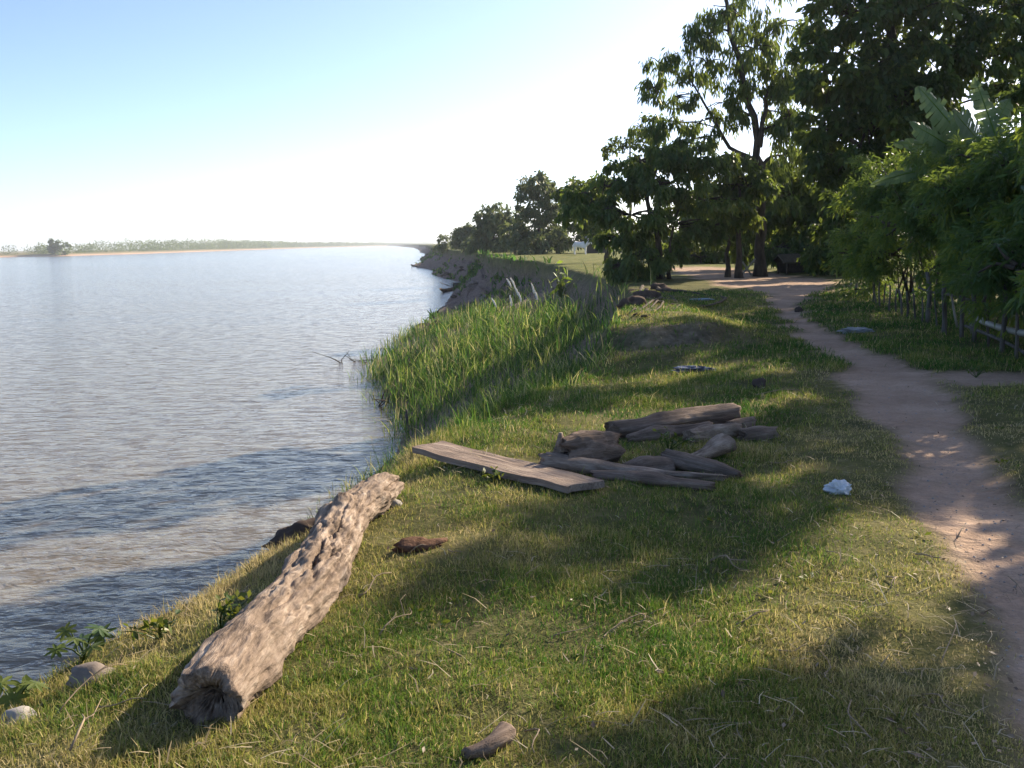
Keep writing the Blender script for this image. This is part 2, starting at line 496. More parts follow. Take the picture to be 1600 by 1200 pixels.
M = dict(
    ground=m_ground(), water=m_water(),
    grass=m_grass('lawn_grass', [(0, (.04, .12, .016)), (.4, (.12, .20, .028)), (.65, (.31, .29, .07)), (1, (.54, .43, .22))], .45),
    reed=m_grass('reed_grass', [(0, (.035, .10, .02)), (.45, (.09, .18, .026)), (.75, (.28, .33, .06)), (1, (.48, .42, .19))], .48),
    straw=m_grass('dry_straw', [(0, (.20, .15, .08)), (.5, (.33, .26, .15)), (1, (.48, .40, .27))], .15),
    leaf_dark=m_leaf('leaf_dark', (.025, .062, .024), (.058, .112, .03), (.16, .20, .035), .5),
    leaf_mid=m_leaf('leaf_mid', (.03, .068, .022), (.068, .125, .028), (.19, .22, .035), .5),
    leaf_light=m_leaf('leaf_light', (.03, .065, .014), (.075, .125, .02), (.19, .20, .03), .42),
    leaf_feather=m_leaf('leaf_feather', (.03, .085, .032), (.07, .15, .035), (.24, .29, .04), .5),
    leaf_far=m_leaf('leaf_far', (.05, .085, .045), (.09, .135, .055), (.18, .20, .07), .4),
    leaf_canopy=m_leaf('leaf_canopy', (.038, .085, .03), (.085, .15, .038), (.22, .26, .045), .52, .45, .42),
    leaf_bright=m_leaf('leaf_bright', (.06, .15, .02), (.14, .26, .03), (.30, .36, .05), .42),
    banana=m_leaf('leaf_banana', (.09, .16, .075), (.15, .235, .11), (.23, .29, .13), .5, .4, .35),
    bark=m_bark('bark_brown', (.03, .024, .018), (.11, .085, .065)),
    bark_pale=m_bark('bark_pale', (.10, .085, .07), (.26, .23, .19)),
    drift=m_wood('driftwood', (.085, .06, .044), (.285, .21, .155), (.50, .40, .315), (2.6, 6, 6), 30, 1.0, False),
    drift_dark=m_wood('driftwood_dark', (.08, .056, .042), (.215, .155, .118), (.36, .275, .215), cracks=False),
    plank=m_wood('old_plank', (.12, .085, .065), (.28, .21, .165), (.42, .335, .265), (.8, 9, 9), 34, .8, False),
    stake=m_wood('grey_stake', (.06, .053, .046), (.125, .11, .095), (.20, .18, .155), (6, 6, .6), 22, .5, False),
    bamboo=m_plain('pale_bamboo', (.27, .25, .21), .5, .2, 5),
    twig=m_plain('dry_twig', (.27, .20, .13), .8, .35, 12),
    rock=m_plain('grey_rock', (.20, .165, .14), .9, .4, 7, .1, .5),
    rock_dark=m_plain('dark_clod', (.085, .062, .05), .95, .4, 6, .1, .6),
    stone=m_plain('pale_stone', (.34, .31, .28), .85, .25, 9, .15, .4),
    bag=m_plain('white_plastic', (.62, .63, .64), .35, .1, 10, .4, .3),
    greybag=m_plain('grey_plastic', (.30, .31, .33), .4, .2, 10, .4, .3),
    bluebag=m_plain('blue_plastic', (.18, .26, .33), .4, .15, 10, .4, .3),
    darkbag=m_plain('dark_plastic', (.08, .09, .13), .25, .4, 12, .5, .4),
    husk=m_plain('brown_husk', (.13, .075, .05), .95, .4, 30, .05, .8),
    cow=m_plain('cream_hide', (.70, .68, .66), .8, .08, 3, .1, .1),
    dark=m_plain('dark_horn', (.05, .045, .04), .6, .2, 5),
    boat=m_wood('boat_wood', (.07, .05, .035), (.16, .11, .075), (.26, .19, .13), (.6, 6, 6), 20, .3, False),
    paint=m_plain('white_paint', (.80, .80, .78), .5, .06, 2),
    redpaint=m_plain('red_paint', (.40, .10, .07), .5, .15, 2),
    thatch=m_plain('dry_thatch', (.075, .065, .05), .95, .4, 30, .05, .8),
    roof=m_plain('pale_roof', (.48, .43, .40), .7, .15, 6),
    wall=m_plain('dark_boards', (.06, .048, .04), .9, .3, 9),
    plume=m_plain('silky_plume', (.80, .76, .68), .8, .1, 20),
    cloth=m_plain('pale_cloth', (.34, .38, .50), .9, .15, 8),
)

# ------------------------------------------------------------------ setting: ground, path, water
def build_ground():
    ys = [-30, -20, -12, -7, -4, -2, -.8, 0]
    y = .5
    while y < 6500:
        ys.append(y)
        y += max(.06, .0125 * y) if y < 320 else .05 * y
    ys = np.array(ys)
    tl = np.concatenate([np.linspace(0, .2, 26)[1:], np.linspace(.2, 1.15, 46)[1:], [1.4, 1.9]])
    step = np.full(110, .011)
    gr = np.cumsum(np.concatenate([step, .011 * 1.055 ** np.arange(1, 60)]))
    ye = np.maximum(ys, 4.5)
    b = xb(ys); w = xw(ys)
    left = b[:, None] - (b - w)[:, None] * tl[None, ::-1]
    right = b[:, None] + ye[:, None] * np.concatenate([[0], gr])[None, :]
    X = np.hstack([left, right])
    Y = np.broadcast_to(ys[:, None], X.shape)
    Z = zed(X, Y)
    D = dirt(X, Y)
    T = (b[:, None] - X) / np.maximum(b - w, 1)[:, None]
    bare = sst(.01, .07, T) * (.7 + .3 * sst(50, 62, Y)) * (1 - .3 * sst(.0, .5, fbm2(X * .35, Y * .18, 61)) )
    scarp = np.exp(-(((X - 2.5) / 1.0) ** 2 + ((Y - 15.5) / .5) ** 2))
    bare = np.clip(bare + .6 * scarp, 0, 1)
    lawn = sst(22, 50, Y) * (1 - sst(0, .02, T))
    nr, nc = X.shape
    V = np.stack([X, Y, Z], -1).reshape(-1, 3)
    i, j = np.meshgrid(np.arange(nr - 1), np.arange(nc - 1), indexing='ij')
    Q = np.stack([i * nc + j, i * nc + j + 1, (i + 1) * nc + j + 1, (i + 1) * nc + j], -1).reshape(-1, 4)
    dm = D.reshape(-1)[Q].mean(1) > .5
    at = dict(dirt=D.ravel(), bare=bare.ravel(), lawn=lawn.ravel())
    def sub(q, nm):
        u, inv = np.unique(q, return_inverse=True)
        me = make_mesh(nm, V[u], [inv.reshape(-1, 4)], True, {k: a[u] for k, a in at.items()})
        return tag(link(nm, me, M['ground']), kind='structure')
    sub(Q[~dm], 'ground')
    sub(Q[dm], 'dirt_path')
build_ground()

wm = make_mesh('river_water', [(-7000, -200, ZW), (60, -200, ZW), (60, 7000, ZW), (-7000, 7000, ZW)], [[[0, 1, 2, 3]]])
tag(link('river_water', wm, M['water']), kind='structure')

# far bank of the river: a low red-brown shore and the flat land behind it
_fb = [plane(*q, ZW)[:2] for q in [(-500, 420), (-200, 409.5), (0, 402), (100, 400), (200, 397.2), (300, 393.7), (400, 390.2), (500, 387), (600, 384.3), (660, 382.4), (700, 381.2)]]
_fb = np.array(_fb)
_s = np.concatenate([[0], np.cumsum(np.linalg.norm(np.diff(_fb, axis=0), axis=1))])
FS = np.linspace(0, _s[-1], 420)
FB = np.stack([np.interp(FS, _s, _fb[:, 0]), np.interp(FS, _s, _fb[:, 1])], -1)
FN = unit(np.stack([-np.gradient(FB[:, 1]), np.gradient(FB[:, 0])], -1))
FN = np.where((FN[:, :1] > 0), -FN, FN)
def build_far():
    offs = np.array([-6, 0, 2, 4, 7, 14, 60, 400, 2500.])
    hs = np.array([-1.2, .03, .4, .7, .9, 1.0, 1.0, 1.0, 1.0])
    sc = np.clip(FB[:, 1] / 420, 1, 2.6)
    V = []
    for k, (o, h) in enumerate(zip(offs, hs)):
        n = fbm2(FS / 30, FS * 0 + k * 3.3, 71)
        xy = FB + FN * (o + (2.5 if 0 < k < 6 else 0) * n)[:, None]
        z = ZW + h * sc * (1 + (.35 * n if 0 < k else 0)) 
        V.append(np.column_stack([xy, z]))
    V = np.stack(V, 1)
    nr, nc = V.shape[:2]
    i, j = np.meshgrid(np.arange(nr - 1), np.arange(nc - 1), indexing='ij')
    Q = np.stack([i * nc + j, (i + 1) * nc + j, (i + 1) * nc + j + 1, i * nc + j + 1], -1).reshape(-1, 4)
    t = NT('far_shore')
    pos = t.n('NewGeometry').outputs['Position']
    n1 = t.noise(pos, .05, 5, .6)
    z = t.n('SeparateXYZ', {0: pos}).outputs[2]
    up = t.n('MapRange', {'Value': z, 'From Min': ZW + .7, 'From Max': ZW + 1.7}).outputs[0]
    c = t.mix(n1, (.36, .22, .16), (.45, .33, .25))
    c = t.mix(t.math('MULTIPLY', up, .8), c, (.15, .15, .07))
    p = t.n('BsdfPrincipled', {'Base Color': c, 'Roughness': .95, 'Specular IOR Level': .05})
    tag(link('far_bank', make_mesh('far_bank', V.reshape(-1, 3), [Q], True), t.end(p.outputs[0])), kind='structure')
build_far()

# ------------------------------------------------------------------ leaves and trees
def leaves(mb, P, D, size, wide=.42, rng=RNG, rnd=None, fold=.25, upb=.6):
    """diamond leaves: at points P pointing along D"""
    n = len(P)
    D = unit(D)
    up = rng.normal(size=(n, 3)) * .7 + np.array([0, 0, upb])
    S = unit(np.cross(D, up))
    N = np.cross(S, D)
    L = size * rng.uniform(.5, 1.5, n)[:, None]
    W = L * wide * .5
    base = P
    mid = P + D * L * .5
    a = mid + S * W - N * W * fold
    b = mid - S * W - N * W * fold
    tip = P + D * L - N * L * .12 + np.array([0, 0, -1]) * L * .1
    V = np.stack([base, a, tip, b], 1).reshape(-1, 3)
    k = np.arange(n)[:, None] * 4
    F = np.concatenate([k + np.array([[0, 1, 2]]), k + np.array([[0, 2, 3]])])
    r = rng.uniform(0, 1, n) if rnd is None else rnd
    mb.add(V, [F], np.repeat(r, 4))

def tree(name, label, cat, base, trunk, ellipses, leaf=.22, wide=.42, droop=.3, twigs=14, per=9, mat='leaf_mid', bark='bark', rad=.2,
         group=None, seed=0, sub=.42, crown_name='crown', shade=.5, limbs=True):
    """trunk: list of polylines (world); ellipses: (centre, (rx,ry,rz), number of sprays)"""
    rng = np.random.default_rng(100 + seed)
    base = np.asarray(base, float)
    root = empty(name, base, label, cat, group)
    tb = MB(base); cb = MB(base)
    nodes = []
    for k, pl in enumerate(trunk):
        pl = np.asarray(pl, float)
        d = np.concatenate([[0], np.cumsum(np.linalg.norm(np.diff(pl, axis=0), axis=1))])
        s = np.linspace(0, d[-1], max(6, int(d[-1] / .5) + 2))
        pts = np.stack([np.interp(s, d, pl[:, c]) for c in range(3)], -1)
        pts[1:-1] += rng.normal(size=(len(pts) - 2, 3)) * rad * .22
        r0 = rad * (1 if k == 0 else .45)
        rr = r0 * (1 - .72 * s / d[-1]) 
        rr[0] *= 1.45
        if len(rr) > 2: rr[1] *= 1.1
        tb.tube(pts, rr, 9)
        nodes += [(p, r) for p, r in zip(pts[len(pts) // 4:], rr[len(pts) // 4:])]
    NP = np.array([p for p, r in nodes]); NR = np.array([r for p, r in nodes])
    for (c, rr, ns) in ellipses:
        c = np.asarray(c, float); rr = np.asarray(rr, float)
        # limb
        di = np.linalg.norm(NP - c, axis=1) + np.maximum(NP[:, 2] - c[2], 0) * 1.5
        k = int(np.argmin(di))
        if limbs:
            pts = bend(NP[k], c, 8, .07, .06, rng)
            r0 = min(NR[k] * .5, .05 + .03 * np.max(rr))
            tb.tube(pts, np.linspace(r0, r0 * .35, 8), 6)
        u = unit(rng.normal(size=(ns, 3))) * (rng.uniform(.15, 1, ns) ** .45)[:, None]
        C = c + u * rr
        bright = rng.uniform(0, 1, ns)
        for q in range(ns):
            if limbs and rng.random() < .7:
                tb.tube(bend(c + (C[q] - c) * .1, C[q], 5, .1, .05, rng), np.linspace(.035, .012, 5) * max(1, rad * 3), 4, False)
            rs = sub * (rr.mean()) * rng.uniform(.65, 1.3)
            nt = twigs
            tip = C[q] + unit(rng.normal(size=(nt, 3)) * np.array([1, 1, .6]) + u[q] * .6) * rs * rng.uniform(.5, 1, nt)[:, None] - np.array([0, 0, droop * rs])
            t = rng.uniform(.25, 1.0, (nt, per))
            P = C[q] + (tip - C[q])[:, None, :] * t[..., None] + rng.normal(size=(nt, per, 3)) * leaf * .35
            dr = (tip - C[q])[:, None, :] / rs + rng.normal(size=(nt, per, 3)) * .55 + np.array([0, 0, -droop * 1.3])
            n = nt * per
            rv = np.clip(bright[q] * shade + rng.uniform(0, 1, n) * (1 - shade), 0, 1)
            leaves(cb, P.reshape(-1, 3), dr.reshape(-1, 3), leaf, wide, rng, rv)
    tb.build('trunk', M[bark], root, True)
    cb.build(crown_name, M[mat], root)
    return root

def ell(y, lst, flat=1.0):
    """crown lobes from (px, py, rx, ry, sprays[, dy]) seen at distance y"""
    out = []
    for e in lst:
        dy = e[5] if len(e) > 5 else 0
        yy = y + dy
        s = yy / FPX
        out.append((depth(e[0], e[1], yy), (e[2] * s, e[2] * s * flat, e[3] * s), e[4]))
    return out

# the low spreading tree on the bank edge
b1 = ground(1032, 436)
y1 = b1[1]
tree('spreading_tree', 'low wide spreading dark green tree leaning over the bank edge left of the path', 'tree', b1,
     [[b1, depth(1030, 400, y1), depth(1022, 350, y1), depth(1010, 300, y1), depth(1030, 255, y1)],
      [b1 + [.35, .2, 0], depth(1046, 400, y1), depth(1052, 350, y1), depth(1075, 290, y1)],
      [b1 + [-.25, -.2, 0], depth(1014, 405, y1), depth(985, 370, y1), depth(955, 350, y1)]],
     ell(y1, [(1060, 232, 62, 12, 14), (1000, 252, 60, 13, 14), (1118, 252, 58, 14, 15), (1165, 290, 44, 14, 10, 1), (945, 292, 58, 14, 14), (1030, 285, 66, 16, 16, -.6),
              (1100, 312, 60, 16, 13), (918, 326, 46, 12, 12), (985, 335, 60, 16, 14, -.8), (1055, 350, 60, 16, 12, .6), (968, 368, 42, 14, 12, -.5), (1125, 352, 44, 16, 8, 1.2),
              (1000, 398, 50, 14, 12, -.9), (968, 412, 34, 11, 10, -.8), (1070, 385, 40, 12, 5, .5), (1002, 424, 38, 10, 8, -.6), (912, 300, 26, 8, 5)]),
     leaf=.19, wide=.42, droop=.6, twigs=16, per=10, mat='leaf_canopy', rad=.15, seed=1, sub=.37)

# the tall airy tree behind it
b2 = ground(1188, 432)
y2 = b2[1]
tree('airy_tree', 'tall slender tree with airy drooping foliage standing at the path bend', 'tree', b2,
     [[b2, depth(1188, 340, y2), depth(1186, 250, y2), depth(1180, 190, y2), depth(1165, 120, y2), depth(1140, 40, y2), depth(1130, -30, y2)],
      [depth(1186, 230, y2), depth(1200, 160, y2), depth(1190, 90, y2 + 1), depth(1200, 20, y2 + 1)],
      [depth(1186, 255, y2), depth(1130, 225, y2), depth(1115, 180, y2), depth(1075, 120, y2)]],
     ell(y2, [(1150, 20, 55, 26, 14), (1190, -20, 60, 30, 12), (1085, 55, 32, 22, 9), (1040, 100, 26, 30, 9), (1105, 100, 40, 20, 9), (1180, 75, 50, 26, 13), (1215, 40, 42, 26, 11),
              (1150, 130, 32, 16, 6), (1055, 150, 30, 14, 5), (1215, 120, 34, 22, 8), (1020, 135, 14, 24, 4), (1060, 190, 34, 18, 6), (1015, 205, 34, 16, 5), (1235, 180, 36, 22, 9), (1090, 215, 36, 14, 5), (1150, 175, 24, 12, 3),
              (1235, 235, 34, 20, 9, 1), (1215, 150, 34, 24, 9), (1228, 195, 36, 24, 10), (1238, 100, 34, 24, 10), (1130, 160, 36, 12, 5), (1100, 185, 40, 12, 5), (1215, 290, 30, 22, 9, 1.5), (1155, 250, 26, 14, 5)]),
     leaf=.24, wide=.26, droop=1.05, twigs=12, per=8, mat='leaf_canopy', rad=.22, seed=2, sub=.48)

# big dark tree on the right
b3 = on(14.2, 34.5)
y3 = 34.5
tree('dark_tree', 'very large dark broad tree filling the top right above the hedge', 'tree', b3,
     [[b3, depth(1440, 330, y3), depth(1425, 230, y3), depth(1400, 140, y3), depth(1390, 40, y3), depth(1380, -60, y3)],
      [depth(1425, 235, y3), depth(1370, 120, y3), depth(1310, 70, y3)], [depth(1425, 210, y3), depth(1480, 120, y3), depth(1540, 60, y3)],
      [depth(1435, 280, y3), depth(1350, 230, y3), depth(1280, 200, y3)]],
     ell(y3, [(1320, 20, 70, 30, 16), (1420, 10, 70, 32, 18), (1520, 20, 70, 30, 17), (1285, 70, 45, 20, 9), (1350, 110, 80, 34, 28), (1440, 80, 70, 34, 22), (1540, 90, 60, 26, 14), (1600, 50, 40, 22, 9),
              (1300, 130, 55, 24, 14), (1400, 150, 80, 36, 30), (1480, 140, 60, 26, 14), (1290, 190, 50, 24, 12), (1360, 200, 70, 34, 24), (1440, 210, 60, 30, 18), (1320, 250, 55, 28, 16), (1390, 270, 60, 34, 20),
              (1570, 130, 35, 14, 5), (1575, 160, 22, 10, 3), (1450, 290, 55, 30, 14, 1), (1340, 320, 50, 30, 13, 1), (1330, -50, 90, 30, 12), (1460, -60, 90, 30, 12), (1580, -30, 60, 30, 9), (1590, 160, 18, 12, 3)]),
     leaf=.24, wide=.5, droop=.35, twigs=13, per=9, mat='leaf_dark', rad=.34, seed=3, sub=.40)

# wall of trees behind the bend
def simple_tree(name, label, px, pyb, y, lst, leaf, mat, rad, seed, group=None, droop=.4, twigs=12, per=8, wide=.45, sub=.45, cat='tree', bark='bark', lean=0):
    p = depth(px, pyb, y); b = on(p[0], y, -.05)
    top = min(e[1] for e in lst) + 8
    return tree(name, label, cat, b, [[b, depth(px + lean * .4, pyb + (top - pyb) * .45, y), depth(px + lean, top, y)]], ell(y, lst), leaf, wide, droop, twigs, per, mat, bark, rad, group, seed, sub)

simple_tree('leafy_tree', 'mid green leafy tree behind the path bend right of the slender trunk', 1285, 420, 46, [(1215, 268, 36, 22, 12), (1236, 320, 36, 24, 12), (1202, 342, 30, 20, 9), (1280, 255, 55, 26, 18), (1240, 300, 45, 26, 14), (1310, 300, 50, 28, 17), (1270, 345, 60, 28, 18), (1325, 360, 50, 26, 13), (1230, 380, 40, 20, 9), (1290, 395, 60, 18, 12)], .30, 'leaf_canopy', .2, 11)
simple_tree('leafy_tree', 'dark dense tree behind the path bend, between the two slender trunks', 1160, 418, 50, [(1150, 300, 50, 26, 14), (1190, 330, 50, 26, 14), (1140, 350, 45, 24, 12), (1175, 375, 50, 18, 10), (1120, 330, 40, 20, 9)], .32, 'leaf_dark', .18, 12)
simple_tree('leafy_tree', 'dark tree beyond the shelter, left of the far end of the hedge', 1335, 425, 40, [(1330, 300, 50, 30, 16), (1370, 330, 50, 34, 18), (1320, 360, 46, 26, 14), (1370, 390, 50, 22, 14), (1290, 400, 40, 16, 10)], .28, 'leaf_dark', .18, 19)
simple_tree('slim_tree', 'thin dark trunk left of the path bend under the spreading crown', 1137, 424, 41, [(1130, 300, 40, 24, 10), (1150, 340, 34, 18, 7)], .26, 'leaf_dark', .10, 13)
simple_tree('slim_tree', 'straight dark trunk beside the leaning pale poles', 1155, 424, 40, [(1165, 280, 40, 24, 10), (1160, 330, 30, 18, 6)], .26, 'leaf_mid', .14, 14)
simple_tree('sunlit_bush', 'yellow green sunlit bush beyond the spreading tree by the clearing', 1095, 412, 62, [(1085, 388, 20, 12, 10), (1110, 384, 22, 16, 9), (1125, 395, 20, 12, 7), (1095, 402, 26, 8, 7)], .28, 'leaf_light', .06, 15, cat='bush')
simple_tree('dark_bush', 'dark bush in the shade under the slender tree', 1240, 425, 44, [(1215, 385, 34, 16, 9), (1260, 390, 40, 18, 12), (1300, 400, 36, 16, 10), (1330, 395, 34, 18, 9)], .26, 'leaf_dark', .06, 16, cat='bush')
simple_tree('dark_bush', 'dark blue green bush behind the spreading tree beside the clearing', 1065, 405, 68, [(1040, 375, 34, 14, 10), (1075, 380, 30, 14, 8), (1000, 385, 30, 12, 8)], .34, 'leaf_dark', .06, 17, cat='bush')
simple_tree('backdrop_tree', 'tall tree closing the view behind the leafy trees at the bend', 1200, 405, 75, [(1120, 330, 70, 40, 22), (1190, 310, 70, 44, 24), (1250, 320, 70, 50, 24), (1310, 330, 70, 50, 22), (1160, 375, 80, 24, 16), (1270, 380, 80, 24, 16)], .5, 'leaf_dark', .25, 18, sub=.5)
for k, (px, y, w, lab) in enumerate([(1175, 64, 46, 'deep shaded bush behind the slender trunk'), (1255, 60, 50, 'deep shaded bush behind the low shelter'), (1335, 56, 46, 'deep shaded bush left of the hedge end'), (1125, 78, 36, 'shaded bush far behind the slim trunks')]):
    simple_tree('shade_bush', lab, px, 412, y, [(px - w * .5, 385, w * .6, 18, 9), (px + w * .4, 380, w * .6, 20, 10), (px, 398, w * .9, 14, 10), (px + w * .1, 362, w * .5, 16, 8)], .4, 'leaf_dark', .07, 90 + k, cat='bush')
# receding row of trees along the bank
simple_tree('bank_tree', 'sparse pale tree with fine twigs rising behind the spreading crown', 985, 400, 58, [(975, 225, 26, 16, 6), (1005, 215, 26, 16, 6), (955, 235, 14, 10, 3), (1010, 245, 40, 16, 8), (1020, 190, 18, 12, 4)], .24, 'leaf_mid', .12, 21, twigs=9, per=6)
simple_tree('bank_tree', 'flat topped open tree left of the spreading tree in the receding row', 950, 398, 70, [(905, 295, 30, 12, 12), (935, 285, 28, 10, 10), (885, 308, 18, 10, 7), (950, 305, 40, 18, 12), (915, 335, 36, 16, 12), (945, 350, 34, 18, 12)], .34, 'leaf_mid', .2, 22, twigs=10, per=7)
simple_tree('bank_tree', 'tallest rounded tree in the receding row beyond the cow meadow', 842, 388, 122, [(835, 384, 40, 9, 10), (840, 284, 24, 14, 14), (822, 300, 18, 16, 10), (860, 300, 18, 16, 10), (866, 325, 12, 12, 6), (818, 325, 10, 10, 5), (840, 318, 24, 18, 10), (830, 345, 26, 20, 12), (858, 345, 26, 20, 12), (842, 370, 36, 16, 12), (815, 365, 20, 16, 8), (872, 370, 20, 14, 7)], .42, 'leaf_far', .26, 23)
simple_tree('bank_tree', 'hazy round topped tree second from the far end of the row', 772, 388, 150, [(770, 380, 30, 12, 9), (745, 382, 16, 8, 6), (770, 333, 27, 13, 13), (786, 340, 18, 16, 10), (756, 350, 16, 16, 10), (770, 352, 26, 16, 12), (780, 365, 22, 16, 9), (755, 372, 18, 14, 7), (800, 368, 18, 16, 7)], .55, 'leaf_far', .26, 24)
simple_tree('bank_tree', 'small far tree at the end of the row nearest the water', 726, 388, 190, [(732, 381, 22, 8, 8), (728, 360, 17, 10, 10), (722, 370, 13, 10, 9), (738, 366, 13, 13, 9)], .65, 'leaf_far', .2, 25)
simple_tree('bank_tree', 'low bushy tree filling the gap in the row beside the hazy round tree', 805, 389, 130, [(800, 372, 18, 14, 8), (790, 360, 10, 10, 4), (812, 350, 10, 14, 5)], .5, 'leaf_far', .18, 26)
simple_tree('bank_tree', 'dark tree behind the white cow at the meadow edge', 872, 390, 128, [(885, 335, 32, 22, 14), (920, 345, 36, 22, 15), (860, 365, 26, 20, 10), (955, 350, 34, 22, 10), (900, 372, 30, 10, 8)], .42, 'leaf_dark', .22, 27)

for k, (px, y, lab) in enumerate([(748, 175, 'low pale bush at the foot of the hazy round topped tree'), (792, 150, 'low pale bush between the two rounded trees of the row'), (862, 135, 'low bush right of the tallest rounded tree'), (700, 230, 'low bush at the far end of the row near the spit')]):
    simple_tree('row_bush', lab, px, 388, y, [(px - 14, 381, 16, 8, 8), (px + 12, 380, 18, 9, 9), (px, 373, 14, 8, 7)], .5, 'leaf_far', .06, 120 + k, cat='bush')
# the feathery hedge behind the stake fence
def shrub(label, x, y, h, w, seed, mat='leaf_feather', n=12, leaf=.125, low=.36):
    rng = np.random.default_rng(900 + seed)
    b = on(x, y, -.03)
    tr = [[b + [rng.uniform(-.25, .25), rng.uniform(-.25, .25), 0], b + [rng.uniform(-.4, .4) * w, rng.uniform(-.4, .4) * w, h * .55], b + [rng.uniform(-.7, .7) * w, rng.uniform(-.7, .7) * w, h * .9]] for _ in range(4)]
    el = []
    for k in range(n):
        f = rng.uniform(low, 1)
        a = rng.uniform(0, 6.28); q = rng.uniform(.2, 1) * w * (1 - .35 * max(f - .7, 0) / .3)
        el.append((b + [math.cos(a) * q, math.sin(a) * q, f * h * .95 - .15], (.5 * w, .5 * w, .16 * h), 8))
    return tree('hedge_shrub', label, 'shrub', b, tr, el, leaf, .24, .20, 12, 14, mat, 'bark', .032, 'feathery shrubs of the hedge', seed, .62, limbs=True, shade=.6)
f0, f1 = ground(1587, 562), ground(1366, 475)
fd = (f1 - f0)[:2]
def fence_at(t, off=0.0):
    p = f0[:2] + fd * t
    nrm = np.array([fd[1], -fd[0]]) / np.linalg.norm(fd)
    return p + nrm * off
hs = [(.02, .9, 3.0, 1.1, 'feathery shrub at the right edge, tallest and nearest above the pale bamboo rail'), (.2, 1.0, 3.1, 1.2, 'feathery shrub with sunlit yellow green top just below the banana leaves'),
      (.38, 1.0, 3.1, 1.25, 'feathery shrub in the middle of the hedge behind the close stakes'), (.58, 1.0, 3.0, 1.3, 'dark feathery shrub left of the middle of the hedge'),
      (.8, .9, 3.0, 1.4, 'dark feathery shrub near the small trestle at the far end of the fence'), (.12, 3.0, 3.4, 1.3, 'feathery shrub in the second row under the banana leaves'), (.4, 3.4, 3.5, 1.4, 'feathery shrub in the second row left of the banana plant'),
      (.66, 3.4, 3.6, 1.5, 'dark feathery shrub in the second row below the big dark tree'), (1.03, .75, 2.9, 1.4, 'last dark feathery shrub of the hedge beside the bare clearing'), (1.35, 1.4, 3.2, 1.6, 'dark feathery shrub beyond the trestle on the edge of the clearing')]
for k, (t, off, h, w, lab) in enumerate(hs):
    p = fence_at(t, off)
    shrub(lab, p[0], p[1], h * (1.0 if t < .45 else 1.12), w, 40 + k, n=13, low=.08 if off > 1.3 else .36)
# the hedge and the trees behind it go on beyond the right edge of the view
for k, (x, y, h, w, lab) in enumerate([(7.2, 11.0, 3.0, 1.1, 'nearer'), (6.9, 7.2, 2.3, .8, 'nearest')]):
    shrub('feathery shrub of the hedge outside the right edge of the view, the ' + lab + ' one', x, y, h, w, 60 + k, n=11, leaf=.17)
for k, (x, y, z0, z1, w, ns, lab) in enumerate([(11.5, 16.7, 3.2, 7.7, 1.5, 8, 'second nearest'), (13.0, 21.4, 3.9, 8.8, 2.0, 9, 'third nearest'), (15.9, 26.8, 3.4, 9.8, 2.0, 12, 'farthest'), (9.2, 10.65, 3.0, 7.6, 1.05, 11, 'nearest')]):
    b = on(x, y, -.05)
    tree('roadside_tree', 'roadside tree beyond the right edge of the view, the ' + lab + ' one, shading the lawn', 'tree', b, [[b, b + [.1, 0, z1 * .5], b + [0, .1, z1 * .85]]],
         [(b + [math.cos(q * 2.4) * w * .55, math.sin(q * 2.4) * w * .55, z0 + (z1 - z0) * (q + .5) / 7], (w * .55, w * .55, (z1 - z0) * .13), ns) for q in range(7)] + ([(np.array([11.75, 17.1, 8.25]), (.9, .9, .4), 8), (np.array([11.3, 16.2, 8.0]), (.6, .6, .4), 5)] if k == 0 else []),
         .24, .5, .4, 11, 8, 'leaf_mid', 'bark', .16, 'trees beside the path beyond the view', 64 + k, .5)

# ------------------------------------------------------------------ fence of stakes
def stake(pt, top, r, parent, base, name='stake', mat='stake', sides=7, rng=RNG):
    mb = MB(base)
    pts = bend(pt, top, 5, .025, 0, rng)
    mb.tube(pts, np.linspace(r, r * .75, 5), sides)
    return mb.build(name, M[mat], parent, True)
fb = on(*f0[:2])
fence = empty('stake_fence', fb, 'rough fence of thin upright stakes with pale bamboo rail along the hedge', 'fence')
rngf = np.random.default_rng(5)
for (px, py, tp, r) in [(1364, 474, 436, .022), (1369, 477, 438, .02), (1375, 479, 440, .022), (1382, 476, 442, .02), (1391, 486, 446, .022), (1402, 489, 450, .02), (1410, 493, 452, .024), (1416, 497, 455, .024), (1431, 499, 450, .02),
                        (1450, 504, 425, .045), (1473, 521, 440, .042), (1479, 523, 455, .028), (1503, 529, 425, .034), (1521, 535, 425, .036), (1545, 541, 450, .02), (1566, 553, 440, .034), (1587, 562, 470, .026), (1440, 505, 462, .018), (1462, 512, 468, .016)]:
    g = ground(px, py)
    g[2] = float(zed(g[0], g[1])) - .08
    tpnt = depth(px + rngf.uniform(-6, 6), tp, g[1] + rngf.uniform(-.08, .08))
    stake(g, tpnt, r, fence, fb, rng=rngf)
for (a, b_, r) in [((1484, 452), (1496, 498), .02), ((1513, 474), (1518, 508), .022)]:
    g = ground(b_[0], b_[1] + 14); g[2] = zed(g[0], g[1]) 
    stake(g, depth(a[0], a[1], g[1] + .1), r, fence, fb, 'leaning_stake', 'bamboo', rng=rngf)
def rail(a, b_, r, name, mat):
    p, q = fence_at(a[0], .06), fence_at(b_[0], .06)
    mb = MB(fb)
    P0, P1 = np.array([p[0], p[1], a[1]]), np.array([q[0], q[1], b_[1]])
    n = 24
    pts = bend(P0, P1, n, .006, 0, rngf)
    rr = np.full(n, r); rr[::4] *= 1.14
    mb.tube(pts, rr, 10)
    return mb.build(name, M[mat], fence, True)
zf = float(zed(*f0[:2]))
rail((-.28, zf + .36), (.24, zf + .40), .042, 'bamboo_rail', 'bamboo')
rail((-.02, zf + .10), (.27, zf + .22), .022, 'thin_rail', 'stake')
